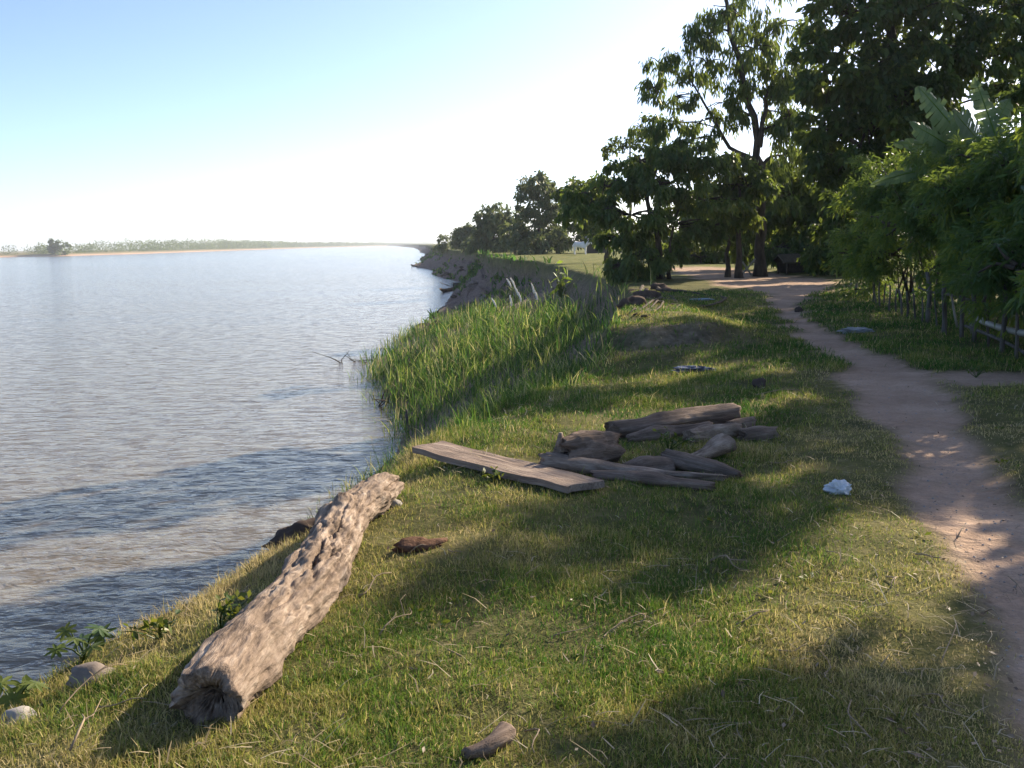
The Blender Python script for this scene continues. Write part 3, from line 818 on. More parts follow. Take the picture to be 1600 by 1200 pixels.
rail((.25, zf + .62), (.6, zf + .66), .02, 'thin_rail', 'stake')

# trestle at the far end of the fence
tg = ground(1342, 459)
ty = tg[1]
tr = empty('trestle', tg, 'small pale wooden trestle at the far end of the stake fence', 'trestle')
mb = MB(tg); A_, B_ = depth(1331, 428, ty), depth(1359, 436, ty - .6)
mb.tube(np.linspace(A_, B_, 5), .055, 8); mb.build('crossbar', M['bamboo'], tr, True)
for (px, py, P) in [(1326, 456, A_), (1337, 455, A_ + (B_ - A_) * .3), (1356, 463, B_ + (A_ - B_) * .05)]:
    g = depth(px, py, ty); g[2] = zed(g[0], g[1]) - .05
    mb = MB(tg); mb.tube(bend(g, P, 4, .02, 0, rngf), .035, 7); mb.build('leg', M['bamboo'], tr, True)

# ------------------------------------------------------------------ banana plant
def big_leaf(parent, origin, base, direction, up, L, W, mat, rng, arch=.35, n=18, torn=.35, name='leaf'):
    """torn broad leaf: strips either side of a midrib"""
    d = unit(np.asarray(direction, float)); up = np.asarray(up, float)
    s = unit(np.cross(d, up)); nn = np.cross(s, d)
    t = np.linspace(0, 1, n + 1)
    mid = np.asarray(base) + d * (t * L)[:, None] + nn * (np.sin(t * 1.6) * .0)[:, None] + np.array([0, 0, -1]) * (arch * L * t ** 2.2)[:, None]
    wd = W * np.clip(np.sin(math.pi * np.clip(t * .93 + .07, 0, 1)) ** .55, .02, 1)
    wd[-1] = .01
    mb = MB(origin)
    for sd in (-1, 1):
        for k in range(n):
            drop = .25 + rng.uniform(-.12, .12)
            gap = rng.uniform(0, torn) if rng.random() < .35 else .0
            a, b = mid[k], mid[k + 1]
            out = s * sd + np.array([0, 0, -drop]) + d * .25
            tw = rng.normal() * .02 * L
            oa = a + out * wd[k] + (b - a) * gap * .5
            ob = a + (b - a) * (1 - gap * .5) + out * wd[k + 1]
            oa2, ob2 = a + (oa - a) * .55 + nn * .04 * W, b + (ob - b) * .55 + nn * .04 * W
            oa = oa + nn * (tw - .08 * W); ob = ob + nn * (tw - .08 * W)
            mb.add([a, b, ob2, oa2, ob, oa], [np.array([[0, 1, 2, 3], [3, 2, 4, 5]])], rng.uniform(.2, .8))
    lf = mb.build(name, M[mat], parent)
    rb = MB(origin); rb.tube(mid, np.linspace(.028, .006, n + 1) * L / 2.2, 5)
    rb.build('midrib', M['leaf_bright'], lf)
    return lf
yb = 20.5
pb = depth(1530, 420, yb); pb = on(pb[0], yb)
ban = empty('banana_plant', pb, 'banana plant with broad torn leaves rising above the hedge', 'banana plant')
mb = MB(pb); crown_b = depth(1532, 238, yb)
mb.tube([pb, (pb + crown_b) / 2 + [.05, 0, 0], crown_b], [.14, .11, .06], 10); mb.build('stem', M['leaf_light'], ban, True)
rngb = np.random.default_rng(3)
for (bx, by, tx, ty_, dy, W, ar) in [(1525, 240, 1432, 132, -.3, .30, .03), (1545, 240, 1488, 172, -.7, .40, .03), (1560, 225, 1522, 118, .3, .26, .02), (1535, 245, 1395, 222, -.2, .17, .10), (1500, 240, 1418, 190, -.6, .24, .06),
                                     (1530, 245, 1580, 150, .5, .28, .05), (1540, 245, 1650, 210, .2, .3, .15), (1500, 262, 1362, 290, -.4, .15, .18), (1535, 245, 1600, 238, -.8, .3, .12)]:
    p0, p1 = depth(bx, by, yb), depth(tx, ty_, yb + dy)
    L = np.linalg.norm(p1 - p0)
    big_leaf(ban, pb, p0, p1 - p0 + np.array([0, 0, ar * L]), np.array([.25, -1, .35]), L, W, 'banana', rngb, ar)
# slim bare trunk at the right edge
simple_tree('edge_tree', 'thin dark trunked tree at the right edge beyond the banana leaves', 1597, 440, 27, [(1594, 152, 20, 8, 3), (1616, 120, 26, 14, 5), (1590, 215, 12, 7, 2), (1618, 220, 24, 12, 4)], .2, 'leaf_dark', .12, 71, sub=.5)

# ------------------------------------------------------------------ logs and timber
def log_mesh(L, rads, sides=28, rings=60, seed=0, rough=.12, groove=.10, flat=1.0, curve=.0, knots=4, chip=.05, splits=9, pits=.09, hollow=0.0):
    rng = np.random.default_rng(300 + seed)
    x = np.linspace(0, L, rings)
    r = np.interp(x / L, np.linspace(0, 1, len(rads)), rads)
    a = np.arange(sides) * 2 * math.pi / sides
    X, A = np.meshgrid(x, a, indexing='ij')
    rr = r[:, None] * np.ones_like(A)
    ca, sa = np.cos(A), np.sin(A)
    rr = rr * (1 + rough * (vn3(X * 1.6, ca * 1.5, sa * 1.5, seed) + .6 * vn3(X * 4.2, ca * 2.6, sa * 2.6, seed + 1)))
    g = vn3(X * .9, ca * 5.5, sa * 5.5, seed + 2)
    rr = rr * (1 - groove * np.abs(g)) * (1 + .4 * groove * vn3(X * 9, ca * 7, sa * 7, seed + 3) + .25 * groove * vn3(X * 22, ca * 16, sa * 16, seed + 4))
    for k in range(knots):
        kx, ka, ks = rng.uniform(.1, .9) * L, rng.uniform(0, 6.28), rng.uniform(.05, .1)
        da = np.angle(np.exp(1j * (A - ka)))
        q = ((X - kx) / (ks * 1.6)) ** 2 + (da * r.mean() / ks) ** 2
        rr = rr + r.mean() * np.exp(-q) * (.26 if rng.random() < .7 else -.12)
    for k in range(splits):
        kx, kl, ka = rng.uniform(.05, .95) * L, rng.uniform(.10, .38) * L, rng.uniform(0, 6.28)
        path = ka + .25 * vn2(X[:, :1] * 5 + k * 7, X[:, :1] * 0, seed + 20 + k) + .08 * vn2(X[:, :1] * 22, X[:, :1] * 0 + k, seed + 50)
        da = np.angle(np.exp(1j * (A - path)))
        win = np.clip(1 - np.abs(X - kx) / kl, 0, 1) ** .5
        rr = rr - r.mean() * rng.uniform(.10, .22) * win * np.exp(-(da * r[:, None] / (.006 + .008 * rng.random())) ** 2)
    m_ = r.mean()
    q1, q2 = ca * m_, sa * m_
    kn = 1 - np.abs(vn3(X * 9, q1 * 17, q2 * 17, seed + 70)) * 2
    fi = vn3(X * 26, q1 * 60, q2 * 60, seed + 71)
    sc_ = vn3(X * 3.1, q1 * 6, q2 * 6, seed + 72)
    rr = rr + m_ * pits * (.45 * kn * (.6 + .6 * sc_) + .22 * fi + .5 * np.maximum(vn3(X * 12, q1 * 14, q2 * 14, seed + 73) - .25, 0) - 1.1 * np.maximum(vn3(X * 15, q1 * 22, q2 * 22, seed + 74) - .38, 0))
    cy = curve * L * np.sin(math.pi * x / L) + .01 * L * np.sin(x / L * 9 + seed)
    cz = .006 * L * np.sin(x / L * 7 + seed * 2)
    # uneven broken ends
    xo = X + (vn3(ca * 2, sa * 2, 0 * A, seed + 5) * chip)[:, :] * (sst(.85 * L, L, X) - sst(.15 * L, 0, X))
    V = np.stack([xo, cy[:, None] + rr * ca, cz[:, None] + rr * sa * flat], -1).reshape(-1, 3)
    i, j = np.meshgrid(np.arange(rings - 1), np.arange(sides), indexing='ij')
    j2 = (j + 1) % sides
    Q = np.stack([i * sides + j, i * sides + j2, (i + 1) * sides + j2, (i + 1) * sides + j], -1).reshape(-1, 4)
    F = [Q]
    # end faces: three inset rings with splintery relief
    base_n = len(V)
    VV = [V]; n = base_n
    Tt = []
    for end in (0, 1):
        ring0 = np.arange(sides) + (0 if end == 0 else (rings - 1) * sides)
        prev = ring0
        P = V[ring0]; c = P.mean(0)
        for k, f in enumerate((.75, .45, .18)):
            circ = np.stack([np.zeros(sides), np.cos(a), np.sin(a) * flat], -1) * r[0 if end == 0 else -1]
            bl_ = (.45, .8, 1.0)[k]
            N = c + ((P - c) * (1 - bl_) + circ * bl_) * f
            N = N + rng.normal(0, chip * .05, N.shape)
            N[:, 0] += (1 if end == 0 else -1) * chip * 1.1 * vn3(N[:, 1] * 14, N[:, 2] * 14, N[:, 0] * 2, seed + 9) + rng.normal(0, chip * .08, sides) - (1 if end == 1 else -1) * chip * (.15, .7, 1.3)[k] * hollow
            VV.append(N); idx = np.arange(sides) + n; n += sides
            q = np.stack([prev, np.roll(prev, -1), np.roll(idx, -1), idx], -1)
            F.append(q if end == 1 else q[:, ::-1]); prev = idx
        VV.append(c[None] + [[(1 if end == 0 else -1) * chip * (.3 + 1.5 * hollow), 0, 0]]); ci = n; n += 1
        tt = np.stack([prev, np.roll(prev, -1), np.full(sides, ci)], -1)
        Tt.append(tt if end == 1 else tt[:, ::-1])
    return make_mesh('log', np.concatenate(VV), F + [np.concatenate(Tt)], True)

def place_along(o, p0, p1, roll=0.0):
    p0, p1 = Vector(p0), Vector(p1)
    o.location = p0
    o.rotation_mode = 'QUATERNION'
    o.rotation_quaternion = (p1 - p0).to_track_quat('X', 'Z') @ Quaternion((1, 0, 0), roll)
    return o

def log(name, label, a, b, rads, seed, mat='drift_dark', za=None, zb=None, cat='log', group=None, roll=0.0, **kw):
    """from picture point a to picture point b, centre line at the given heights above ground"""
    pa, pb_ = plane(a[0], a[1], za), plane(b[0], b[1], zb)
    for _ in range(6):
        pa = plane(a[0], a[1], float(zed(pa[0], pa[1])) + za)
        pb_ = plane(b[0], b[1], float(zed(pb_[0], pb_[1])) + zb)
    L = float(np.linalg.norm(pb_ - pa))
    o = link(name, log_mesh(L, rads, seed=seed, **kw), M[mat])
    place_along(o, pa, pb_, roll)
    return tag(o, label, cat, group)

log('driftwood_log', 'big pale weathered driftwood log lying across the near grass', (338, 1102), (598, 762), [.122, .138, .142, .142, .14, .136, .132, .124, .115, .108], 1, 'drift', .07, .12, sides=150, rings=260, rough=.10, groove=.035, knots=12, splits=30, pits=.17, hollow=1.0, chip=.05, curve=.012, flat=.92)
pile = 'old timbers of the heap in the grass'
log('timber', 'long grey log at the back of the heap, longest one', (955, 672), (1146, 644), [.085, .09, .095, .10, .105, .11], 2, 'drift_dark', .08, .10, group=pile, knots=5, flat=.9, groove=.14)
log('timber', 'thin half buried timber in front of the long back log', (988, 686), (1108, 667), [.05, .06, .06, .05], 3, 'drift_dark', .03, .05, group=pile)
log('timber', 'pale edged narrow timber in the middle right of the heap', (1074, 683), (1154, 671), [.055, .06, .065, .055], 4, 'drift', .04, .06, group=pile)
log('timber', 'short thin timber tip poking out right of the back log', (1140, 667), (1177, 658), [.05, .05, .045], 5, 'drift_dark', .04, .05, group=pile)
log('timber', 'short stub of timber at the far right end of the heap', (1162, 682), (1210, 677), [.06, .065, .05], 6, 'drift_dark', .03, .03, group=pile)
log('timber', 'wedge shaped timber with raised square right end', (1075, 719), (1136, 692), [.035, .06, .08, .09], 7, 'drift', .03, .10, group=pile, flat=.8, chip=.02)
log('timber', 'twisted root like timber on the right of the heap', (1040, 716), (1152, 742), [.07, .075, .055, .045, .035], 8, 'drift_dark', .08, .03, group=pile, curve=.05, groove=.2)
log('timber', 'humped bark covered timber in the middle of the heap', (980, 737), (1052, 727), [.05, .08, .085, .06], 9, 'drift_dark', .02, .04, group=pile)
log('timber', 'long flat split timber at the front of the heap touching the plank', (853, 722), (1128, 748), [.12, .105, .085, .07, .06, .05, .04], 10, 'drift', .05, .04, group=pile, flat=.55, groove=.22, curve=-.03)
log('timber', 'flat split timber lying against the front timber', (930, 742), (1110, 760), [.06, .065, .06, .05], 12, 'drift_dark', .03, .03, group=pile, flat=.6)
log('stump_chunk', 'thick stump chunk with bright splintered left end on the heap', (882, 706), (948, 697), [.10, .125, .13, .12, .10], 11, 'drift_dark', .12, .11, cat='log', group=pile, groove=.28, rough=.2, chip=.12, rings=50, sides=40)
g = ground(868, 728)
mb = MB(g)
sp_top = depth(876, 676, g[1])
mb.tube([g + [0, 0, -.02], g + (sp_top - g) * .5 + [.02, 0, 0], sp_top], [.07, .05, .014], 7)
tag(mb.build('splinter', M['drift'], None, True, g), 'bright upright splinter of wood at the left end of the stump chunk', 'wood')
log('stick', 'thick bent brown stick in the grass at the bottom centre', (728, 1178), (790, 1143), [.018, .026, .03, .034], 14, 'drift_dark', .02, .035, cat='stick', rings=24, sides=14, curve=-.12, knots=1, chip=.01, groove=.05)
# plank
def plank():
    pa, pb_ = plane(668, 698, .04), plane(915, 760, .07)
    L = float(np.linalg.norm(pb_ - pa))
    nx, ny = 30, 7
    W, Th = .30, .045
    xs = np.linspace(0, L, nx); us = np.linspace(-1, 1, ny)
    wv = 1 + .05 * vn2(xs * 2.2, 0 * xs, 5) + .02 * vn2(xs * 8, 0 * xs, 6)
    wv *= np.interp(xs / L, [0, .4, 1], [1.0, 1.05, .92])
    X, U = np.meshgrid(xs, us, indexing='ij')
    Yp = U * W / 2 * wv[:, None]
    sag = -.005 * np.sin(math.pi * X / L) + .006 * vn2(X * 5, U * 3, 8)
    top = np.stack([X + (.02 * U + .008 * vn2(U * 4, X, 4)) * np.where(X > L * .97, 1, np.where(X < L * .03, -1, 0)), Yp, sag + Th / 2], -1)
    bot = top.copy(); bot[..., 2] = sag - Th / 2
    V = np.concatenate([top.reshape(-1, 3), bot.reshape(-1, 3)])
    n = nx * ny
    i, j = np.meshgrid(np.arange(nx - 1), np.arange(ny - 1), indexing='ij')
    q = np.stack([i * ny + j, (i + 1) * ny + j, (i + 1) * ny + j + 1, i * ny + j + 1], -1).reshape(-1, 4)
    per = np.concatenate([np.arange(nx) * ny, (nx - 1) * ny + np.arange(1, ny), (np.arange(nx - 1)[::-1]) * ny + ny - 1, np.arange(1, ny - 1)[::-1]])
    pn = np.roll(per, -1)
    side = np.stack([pn, per, per + n, pn + n], -1)
    o = link('plank', make_mesh('plank', V, [q, q[:, ::-1] + n, side], False), M['plank'])
    place_along(o, pa, pb_)
    tag(o, 'long flat brown wooden plank lying on the grass beside the heap', 'plank')
plank()

# ------------------------------------------------------------------ stones and litter
def lump(name, label, cat, p, size, mat, seed, amp=.3, freq=1.6, subdiv=3, ridged=0.0, group=None, smooth=True, sink=.25, rotz=0):
    import bmesh
    bm = bmesh.new()
    bmesh.ops.create_icosphere(bm, subdivisions=subdiv, radius=1)
    V = np.array([v.co[:] for v in bm.verts]); F = np.array([[v.index for v in f.verts] for f in bm.faces])
    bm.free()
    f = 1 + amp * (vn3(V[:, 0] * freq, V[:, 1] * freq, V[:, 2] * freq, seed) + .5 * vn3(V[:, 0] * freq * 2.3, V[:, 1] * freq * 2.3, V[:, 2] * freq * 2.3, seed + 1))
    if ridged:
        f = f - ridged * np.abs(vn3(V[:, 0] * 3.1, V[:, 1] * 3.1, V[:, 2] * 3.1, seed + 3))
    V = V * f[:, None] * np.array(size)
    V[:, 2] += size[2] * (1 - 2 * sink)
    c, s = math.cos(rotz), math.sin(rotz)
    V[:, :2] = V[:, :2] @ np.array([[c, s], [-s, c]])
    return tag(link(name, make_mesh(name, V, [F], smooth, {'rnd': np.full(len(V), .5)}), M[mat], None, p), label, cat, group)

p = np.array([float(xb(6.25)) - .04, 6.25, 0.0]); p[2] = float(zed(p[0], p[1])) - .03
lump('earth_clod', 'low dark lump of earth set in the bank edge left of the big log', 'earth', p, (.24, .14, .13), 'rock_dark', 3, .3, 2.2, 4, .15, sink=.5, rotz=.3)
for (px, py, s, lab, m) in [(146, 1070, .075, 'rounded pale stone among dry stalks at the lower left', 'rock'), (30, 1132, .05, 'pale bluish stone at the left edge of the picture', 'stone'), (616, 792, .045, 'small bright white stone at the far end of the big log', 'stone'),
                            (140, 1000, .03, 'small tan stone on the grass edge near the broad leaves', 'rock'), (1052, 745, .03, 'small stone in the timber heap', 'rock')]:
    g = ground(px, py)
    lump('stone', lab, 'stone', g, (s * 1.2, s, s * .75), m, int(px), .3)
g = ground(1310, 770)
lump('plastic_bag', 'crumpled white plastic bag lying on the grass left of the path', 'litter', g, (.085, .06, .06), 'bag', 8, .45, 1.7, 4, .55, smooth=False, sink=.3)
g = ground(1338, 519)
lump('plastic_sheet', 'crumpled grey white sheet at the right edge of the path', 'litter', g, (.28, .12, .06), 'greybag', 9, .4, 1.9, 4, .5, smooth=False, sink=.3)
g = ground(1085, 580)
lump('dark_plastic', 'dark shiny scrap of plastic in the grass hollow', 'litter', g, (.30, .10, .045), 'darkbag', 10, .4, 2.6, 3, .4, smooth=False, sink=.2)
g = ground(1096, 469)
lump('blue_sheet', 'pale blue flat sheet in the grass beneath the spreading tree', 'litter', g, (.30, .10, .03), 'bluebag', 12, .2, 2.0, 3, .2, smooth=False, sink=.2)
g = ground(655, 858)
lump('brown_husk', 'flat brown fibrous husk in the grass right of the big log', 'husk', g, (.15, .06, .04), 'husk', 14, .35, 2.4, 3, .3, sink=.3, rotz=.35)
g = ground(1248, 487)
lump('dark_stone', 'small dark stone on the path near the grass island', 'stone', g, (.09, .07, .07), 'rock_dark', 15, .3)
g = ground(1185, 605)
lump('dark_stone', 'small dark clod in the shaded grass left of the path', 'stone', g, (.07, .06, .06), 'rock_dark', 16, .4)
# earth lumps and roots below the spreading tree
g = ground(985, 492)
rt = empty('root_mass', g, 'dark exposed roots and hollow in the eroded bank below the spreading tree', 'roots')
mb = MB(g)
rr_ = np.random.default_rng(8)
for k in range(8):
    a = ground(1008 + rr_.uniform(-14, 22), 452 + rr_.uniform(-5, 10)); b_ = ground(965 + rr_.uniform(-5, 40), 498 + rr_.uniform(-10, 8))
    pts = bend(a, b_, 12, .06, 0, rr_)
    pts[:, 2] = zed(pts[:, 0], pts[:, 1]) + .02 + .05 * rr_.uniform(-1, 1, 12)
    mb.tube(pts, np.linspace(.07, .02, 12) * rr_.uniform(.5, 1.2), 6)
mb.build('root', M['bark'], rt, True)
for k, (px, py, s) in enumerate([(1012, 468, .3), (988, 478, .26), (1032, 452, .28)]):
    q = ground(px, py)
    o = lump('clod', None, None, q - g, (s, s * .7, s * .7), 'rock_dark', 31 + k, .4, sink=.5)
    o.parent = rt
# rubble on the eroded bank
rr_ = np.random.default_rng(18)
for k in range(26):
    yy = rr_.uniform(62, 190); f = rr_.uniform(.25, .95)
    b_, w_ = float(xb(yy)), float(xw(yy))
    x_ = b_ + (w_ - b_) * f
    s = rr_.uniform(.25, .6)
    lump('earth_clod', 'grey brown clod of fallen earth on the eroded bank slope', 'earth', on(x_, yy, -.05), (s, s * .8, s * .6), 'rock_dark' if k % 3 else 'rock', 50 + k, .45, subdiv=2, group='clods of fallen earth on the far bank slope', smooth=False)

# ------------------------------------------------------------------ grass
def blades(X, Y, Ln, Wd, lean, dry, rng, zoff=-.006, rnd=None):
    n = len(X)
    Z = zed(X, Y) + zoff
    P = np.stack([X, Y, Z], -1)
    a = rng.uniform(0, 2 * math.pi, n)
    la = rng.uniform(0, 2 * math.pi, n)
    S = np.stack([np.cos(a), np.sin(a), np.zeros(n)], -1) * (Wd * .5)[:, None]
    H = np.stack([np.cos(la), np.sin(la), np.zeros(n)], -1)
    le = lean
    m = P + H * (Ln * .35 * le)[:, None] + np.array([0, 0, 1]) * (Ln * .5 * np.cos(le * .7))[:, None]
    t = P + H * (Ln * .95 * np.sin(np.minimum(le * 1.25, 1.5)))[:, None] + np.array([0, 0, 1]) * (Ln * .95 * np.cos(np.minimum(le * 1.25, 1.5)))[:, None]
    V = np.stack([P - S, P + S, m + S * .75, m - S * .75, t], 1).reshape(-1, 3)
    k = np.arange(n)[:, None] * 5
    r = rng.uniform(0, 1, n) if rnd is None else rnd
    return V, [k + np.array([[0, 1, 2, 3]]), k + np.array([[3, 2, 4]])], np.repeat(dry, 5), np.repeat(r, 5)

def build_lawn():
    rng = np.random.default_rng(21)
    N = 1060000
    # sampled so that nearer ground gets more, finer blades
    y = 2.4 * (30 / 2.4) ** (rng.uniform(0, 1, N) ** 1.15)
    x = rng.uniform(-.62, .62, N) * (y + 1.2)
    b = xb(y)
    keep = (x > b - .9 * (1 - sst(9, 14, y)) - .02) & (x < 3.0 + .3 * y)
    x, y, b = x[keep], y[keep], b[keep]
    d = dirt(x, y)
    thin = fbm2(x * 1.7, y * 1.7, 81, 4)
    gap = fbm2(x * 4.5, y * 4.5, 85, 3)
    nearpath = sst(1.0, .1, np.interp(y, _ply, _plx) - x) * (y < 12)
    dens = (1 - sst(.25, .75, d + .5 * gap)) * (.22 + .78 * sst(-.55, .15, thin)) * (1 - .45 * nearpath) * (.32 + .68 * sst(-.5, .1, gap))
    dens = dens * (1 - .3 * np.exp(-(((x - 2.5) / .9) ** 2 + ((y - 15.5) / .4) ** 2)))
    keep = rng.uniform(0, 1, len(x)) < dens
    x, y, b, d, thin, nearpath = (v[keep] for v in (x, y, b, d, thin, nearpath))
    n = len(x)
    sc = np.clip(y / 6, 1, 5)
    edge = sst(.7, .0, x - b) * (y < 9.5)
    patch = 1.5 * fbm2(x * .75, y * .75, 83, 4) + .8 * fbm2(x * 2.6, y * 2.6, 87, 3)
    tuft = sst(.25, .7, fbm2(x * 3.3, y * 3.3, 89, 3))
    L = (.026 + .055 * tuft * rng.uniform(.3, 1, n) + .030 * rng.uniform(0, 1, n) ** 1.5 + .03 * sst(0, .8, thin) + .05 * edge * rng.uniform(0, 1, n)) * (1 - .4 * nearpath) * np.clip(sc, 1, 1.8)
    L *= np.where(rng.uniform(0, 1, n) < .02, 1.8, 1.0)
    W = .0036 * rng.uniform(.7, 1.4, n) * sc
    dry = np.clip(.40 + .38 * patch + 0.40 * nearpath + rng.normal(0, .16, n) + .22 * edge + .14 * sst(7.5, 4, y) - .12 * sst(8, 12, y), 0, 1)
    dry = np.where(rng.uniform(0, 1, n) < .14, rng.uniform(.7, 1, n), dry)
    lean = np.abs(rng.normal(.62, .38, n))
    V, F, dr, rn = blades(x, y, L, W, lean, dry, rng)
    me = make_mesh('lawn_grass', V, F, False, {'dry': dr, 'rnd': rn})
    tag(link('lawn_grass', me, M['grass']), 'short green and yellowing grass covering the bank top', 'grass', kind='stuff')
    return n
nl = build_lawn()

def build_straw():
    rng = np.random.default_rng(25)
    N = 6500
    y = 2.6 * (13 / 2.6) ** rng.uniform(0, 1, N)
    x = rng.uniform(-.58, .6, N) * (y + .8)
    b = xb(y)
    nearpath = sst(1.6, .0, np.interp(y, _ply, _plx) - x)
    cl = sst(-.1, .5, fbm2(x * 1.2, y * 1.2, 91, 3))
    k = (x > b) & (rng.uniform(0, 1, N) < (.16 + .55 * cl + .5 * nearpath) * (1 - .75 * sst(.3, .9, dirt(x, y))))
    x, y = x[k], y[k]
    n = len(x)
    L = rng.uniform(.03, .15, n) * rng.uniform(.5, 1.2, n); w = rng.uniform(.0009, .0026, n) * np.clip(y / 6, 1, 2)
    a = rng.uniform(0, 6.28, n); tilt = np.abs(rng.normal(.0, .25, n))
    D = np.stack([np.cos(a) * np.cos(tilt), np.sin(a) * np.cos(tilt), np.sin(tilt)], -1)
    S = np.stack([-np.sin(a), np.cos(a), np.zeros(n)], -1) * w[:, None]
    P = np.stack([x, y, zed(x, y) + rng.uniform(.012, .045, n) * (1 - dirt(x, y)) + .004], -1)
    q = P + D * (L * .5)[:, None] + S * rng.normal(0, 3, n)[:, None] + np.array([0, 0, 1]) * (L * .06)[:, None]
    t = P + D * L[:, None]
    V = np.stack([P - S, P + S, q + S, q - S, t + S * .4, t - S * .4], 1).reshape(-1, 3)
    kk = np.arange(n)[:, None] * 6
    me = make_mesh('dry_straw', V, [kk + np.array([[0, 1, 2, 3]]), kk + np.array([[3, 2, 4, 5]])], False, {'dry': np.repeat(rng.uniform(0, 1, n), 6), 'rnd': np.repeat(rng.uniform(0, 1, n), 6)})
    tag(link('dry_straw', me, M['straw']), 'dry straw and thin stalks littered over the grass and path edge', 'straw', kind='stuff')
build_straw()

def build_litter():
    rng = np.random.default_rng(27)
    N = 2600
    y = 2.6 * (24 / 2.6) ** rng.uniform(0, 1, N)
    x = rng.uniform(-.2, .62, N) * (y + .8)
    k = (x > xb(y) + .2) & (rng.uniform(0, 1, N) < .18 + .5 * sst(.8, .0, np.abs(np.interp(y, _ply, _plx) - x + .1)) + .25 * dirt(x, y))
    x, y = x[k], y[k]; n = len(x)
    P = np.stack([x, y, zed(x, y) + .006 + .03 * rng.uniform(0, 1, n) * (1 - dirt(x, y))], -1)
    mb = MB()
    D = rng.normal(size=(n, 3)) * np.array([1, 1, .25])
    leaves(mb, P, D, .026, .5, rng, None, .35, 1.6)
    tag(mb.build('leaf_litter', m_leaf('dead_leaf', (.10, .055, .03), (.19, .12, .07), (.28, .21, .13), .1)), 'small dead leaves scattered on the path and its grassy edge', 'leaf litter', kind='stuff')
    N = 420
    y = 2.8 * (16 / 2.8) ** rng.uniform(0, 1, N)
    x = rng.uniform(-.5, .6, N) * (y + .6)
    k = (x > xb(y) + .1) & (dirt(x, y) < .3) & (fbm2(x * .6, y * .6, 99) > -.15)
    x, y = x[k], y[k]
    mb = MB()
    for a, b in zip(x, y):
        n = rng.integers(5, 10)
        an = rng.uniform(0, 6.28, n)
        D = np.stack([np.cos(an), np.sin(an), rng.uniform(.2, 1.1, n)], -1)
        leaves(mb, np.repeat(on(a, b, .005)[None], n, 0) + D * .01, D, rng.uniform(.018, .045), .45, rng)
    tag(mb.build('lawn_weeds', M['leaf_light']), 'small broad leaved weeds scattered through the short grass', 'weeds', kind='stuff')
    # grit and pebbles on the path
    N = 1100
    y = 2.6 * (16 / 2.6) ** rng.uniform(0, 1, N)
    x = np.interp(y, _ply, _plx) + rng.uniform(-.1, 1.4, N) * (np.interp(y, _pry, _prx) - np.interp(y, _ply, _plx))
    k = dirt(x, y) > .5
    x, y = x[k], y[k]; n = len(x)
    r = rng.uniform(.003, .010, n) * rng.uniform(.4, 1.3, n)
    O = np.array([[1, 0, 0], [-1, 0, 0], [0, 1, 0], [0, -1, 0], [0, 0, .7], [0, 0, -.7]])
    V = np.stack([x, y, zed(x, y) + .002], -1)[:, None, :] + O[None] * r[:, None, None] * rng.uniform(.6, 1.4, (n, 6, 1))
    F = np.array([[0, 2, 4], [2, 1, 4], [1, 3, 4], [3, 0, 4], [2, 0, 5], [1, 2, 5], [3, 1, 5], [0, 3, 5]])
    me = make_mesh('pebbles', V.reshape(-1, 3), [(np.arange(n)[:, None, None] * 6 + F[None]).reshape(-1, 3)])
    tag(link('pebbles', me, M['stone']), 'small grit and pebbles strewn over the dirt path', 'pebbles', kind='stuff')
build_litter()

def arch_blades(x, y, L, W, lean, dry, rng, la=None):
    n = len(x)
    P = np.stack([x, y, zed(x, y) - .03], -1)
    a = rng.uniform(0, 2 * math.pi, n)
    la = rng.uniform(0, 2 * math.pi, n) if la is None else la
    S = np.stack([np.cos(a), np.sin(a), np.zeros(n)], -1) * (W * .5)[:, None]
    H = np.stack([np.cos(la), np.sin(la), np.zeros(n)], -1)
    U = np.array([0, 0, 1.0])
    def at(s):
        th = lean * s * 1.1
        return P + H * (L * s * np.sin(th))[:, None] + U * (L * s * np.cos(th))[:, None]
    V = np.stack([P - S, P + S, at(.4) + S, at(.4) - S, at(.75) + S * .6, at(.75) - S * .6, at(1.0)], 1).reshape(-1, 3)
    k = np.arange(n)[:, None] * 7
    F = [k + np.array([[0, 1, 2, 3]]), k + np.array([[3, 2, 4, 5]]), k + np.array([[5, 4, 6]])]
    return V, F, np.repeat(dry, 7), np.repeat(rng.uniform(0, 1, n), 7)

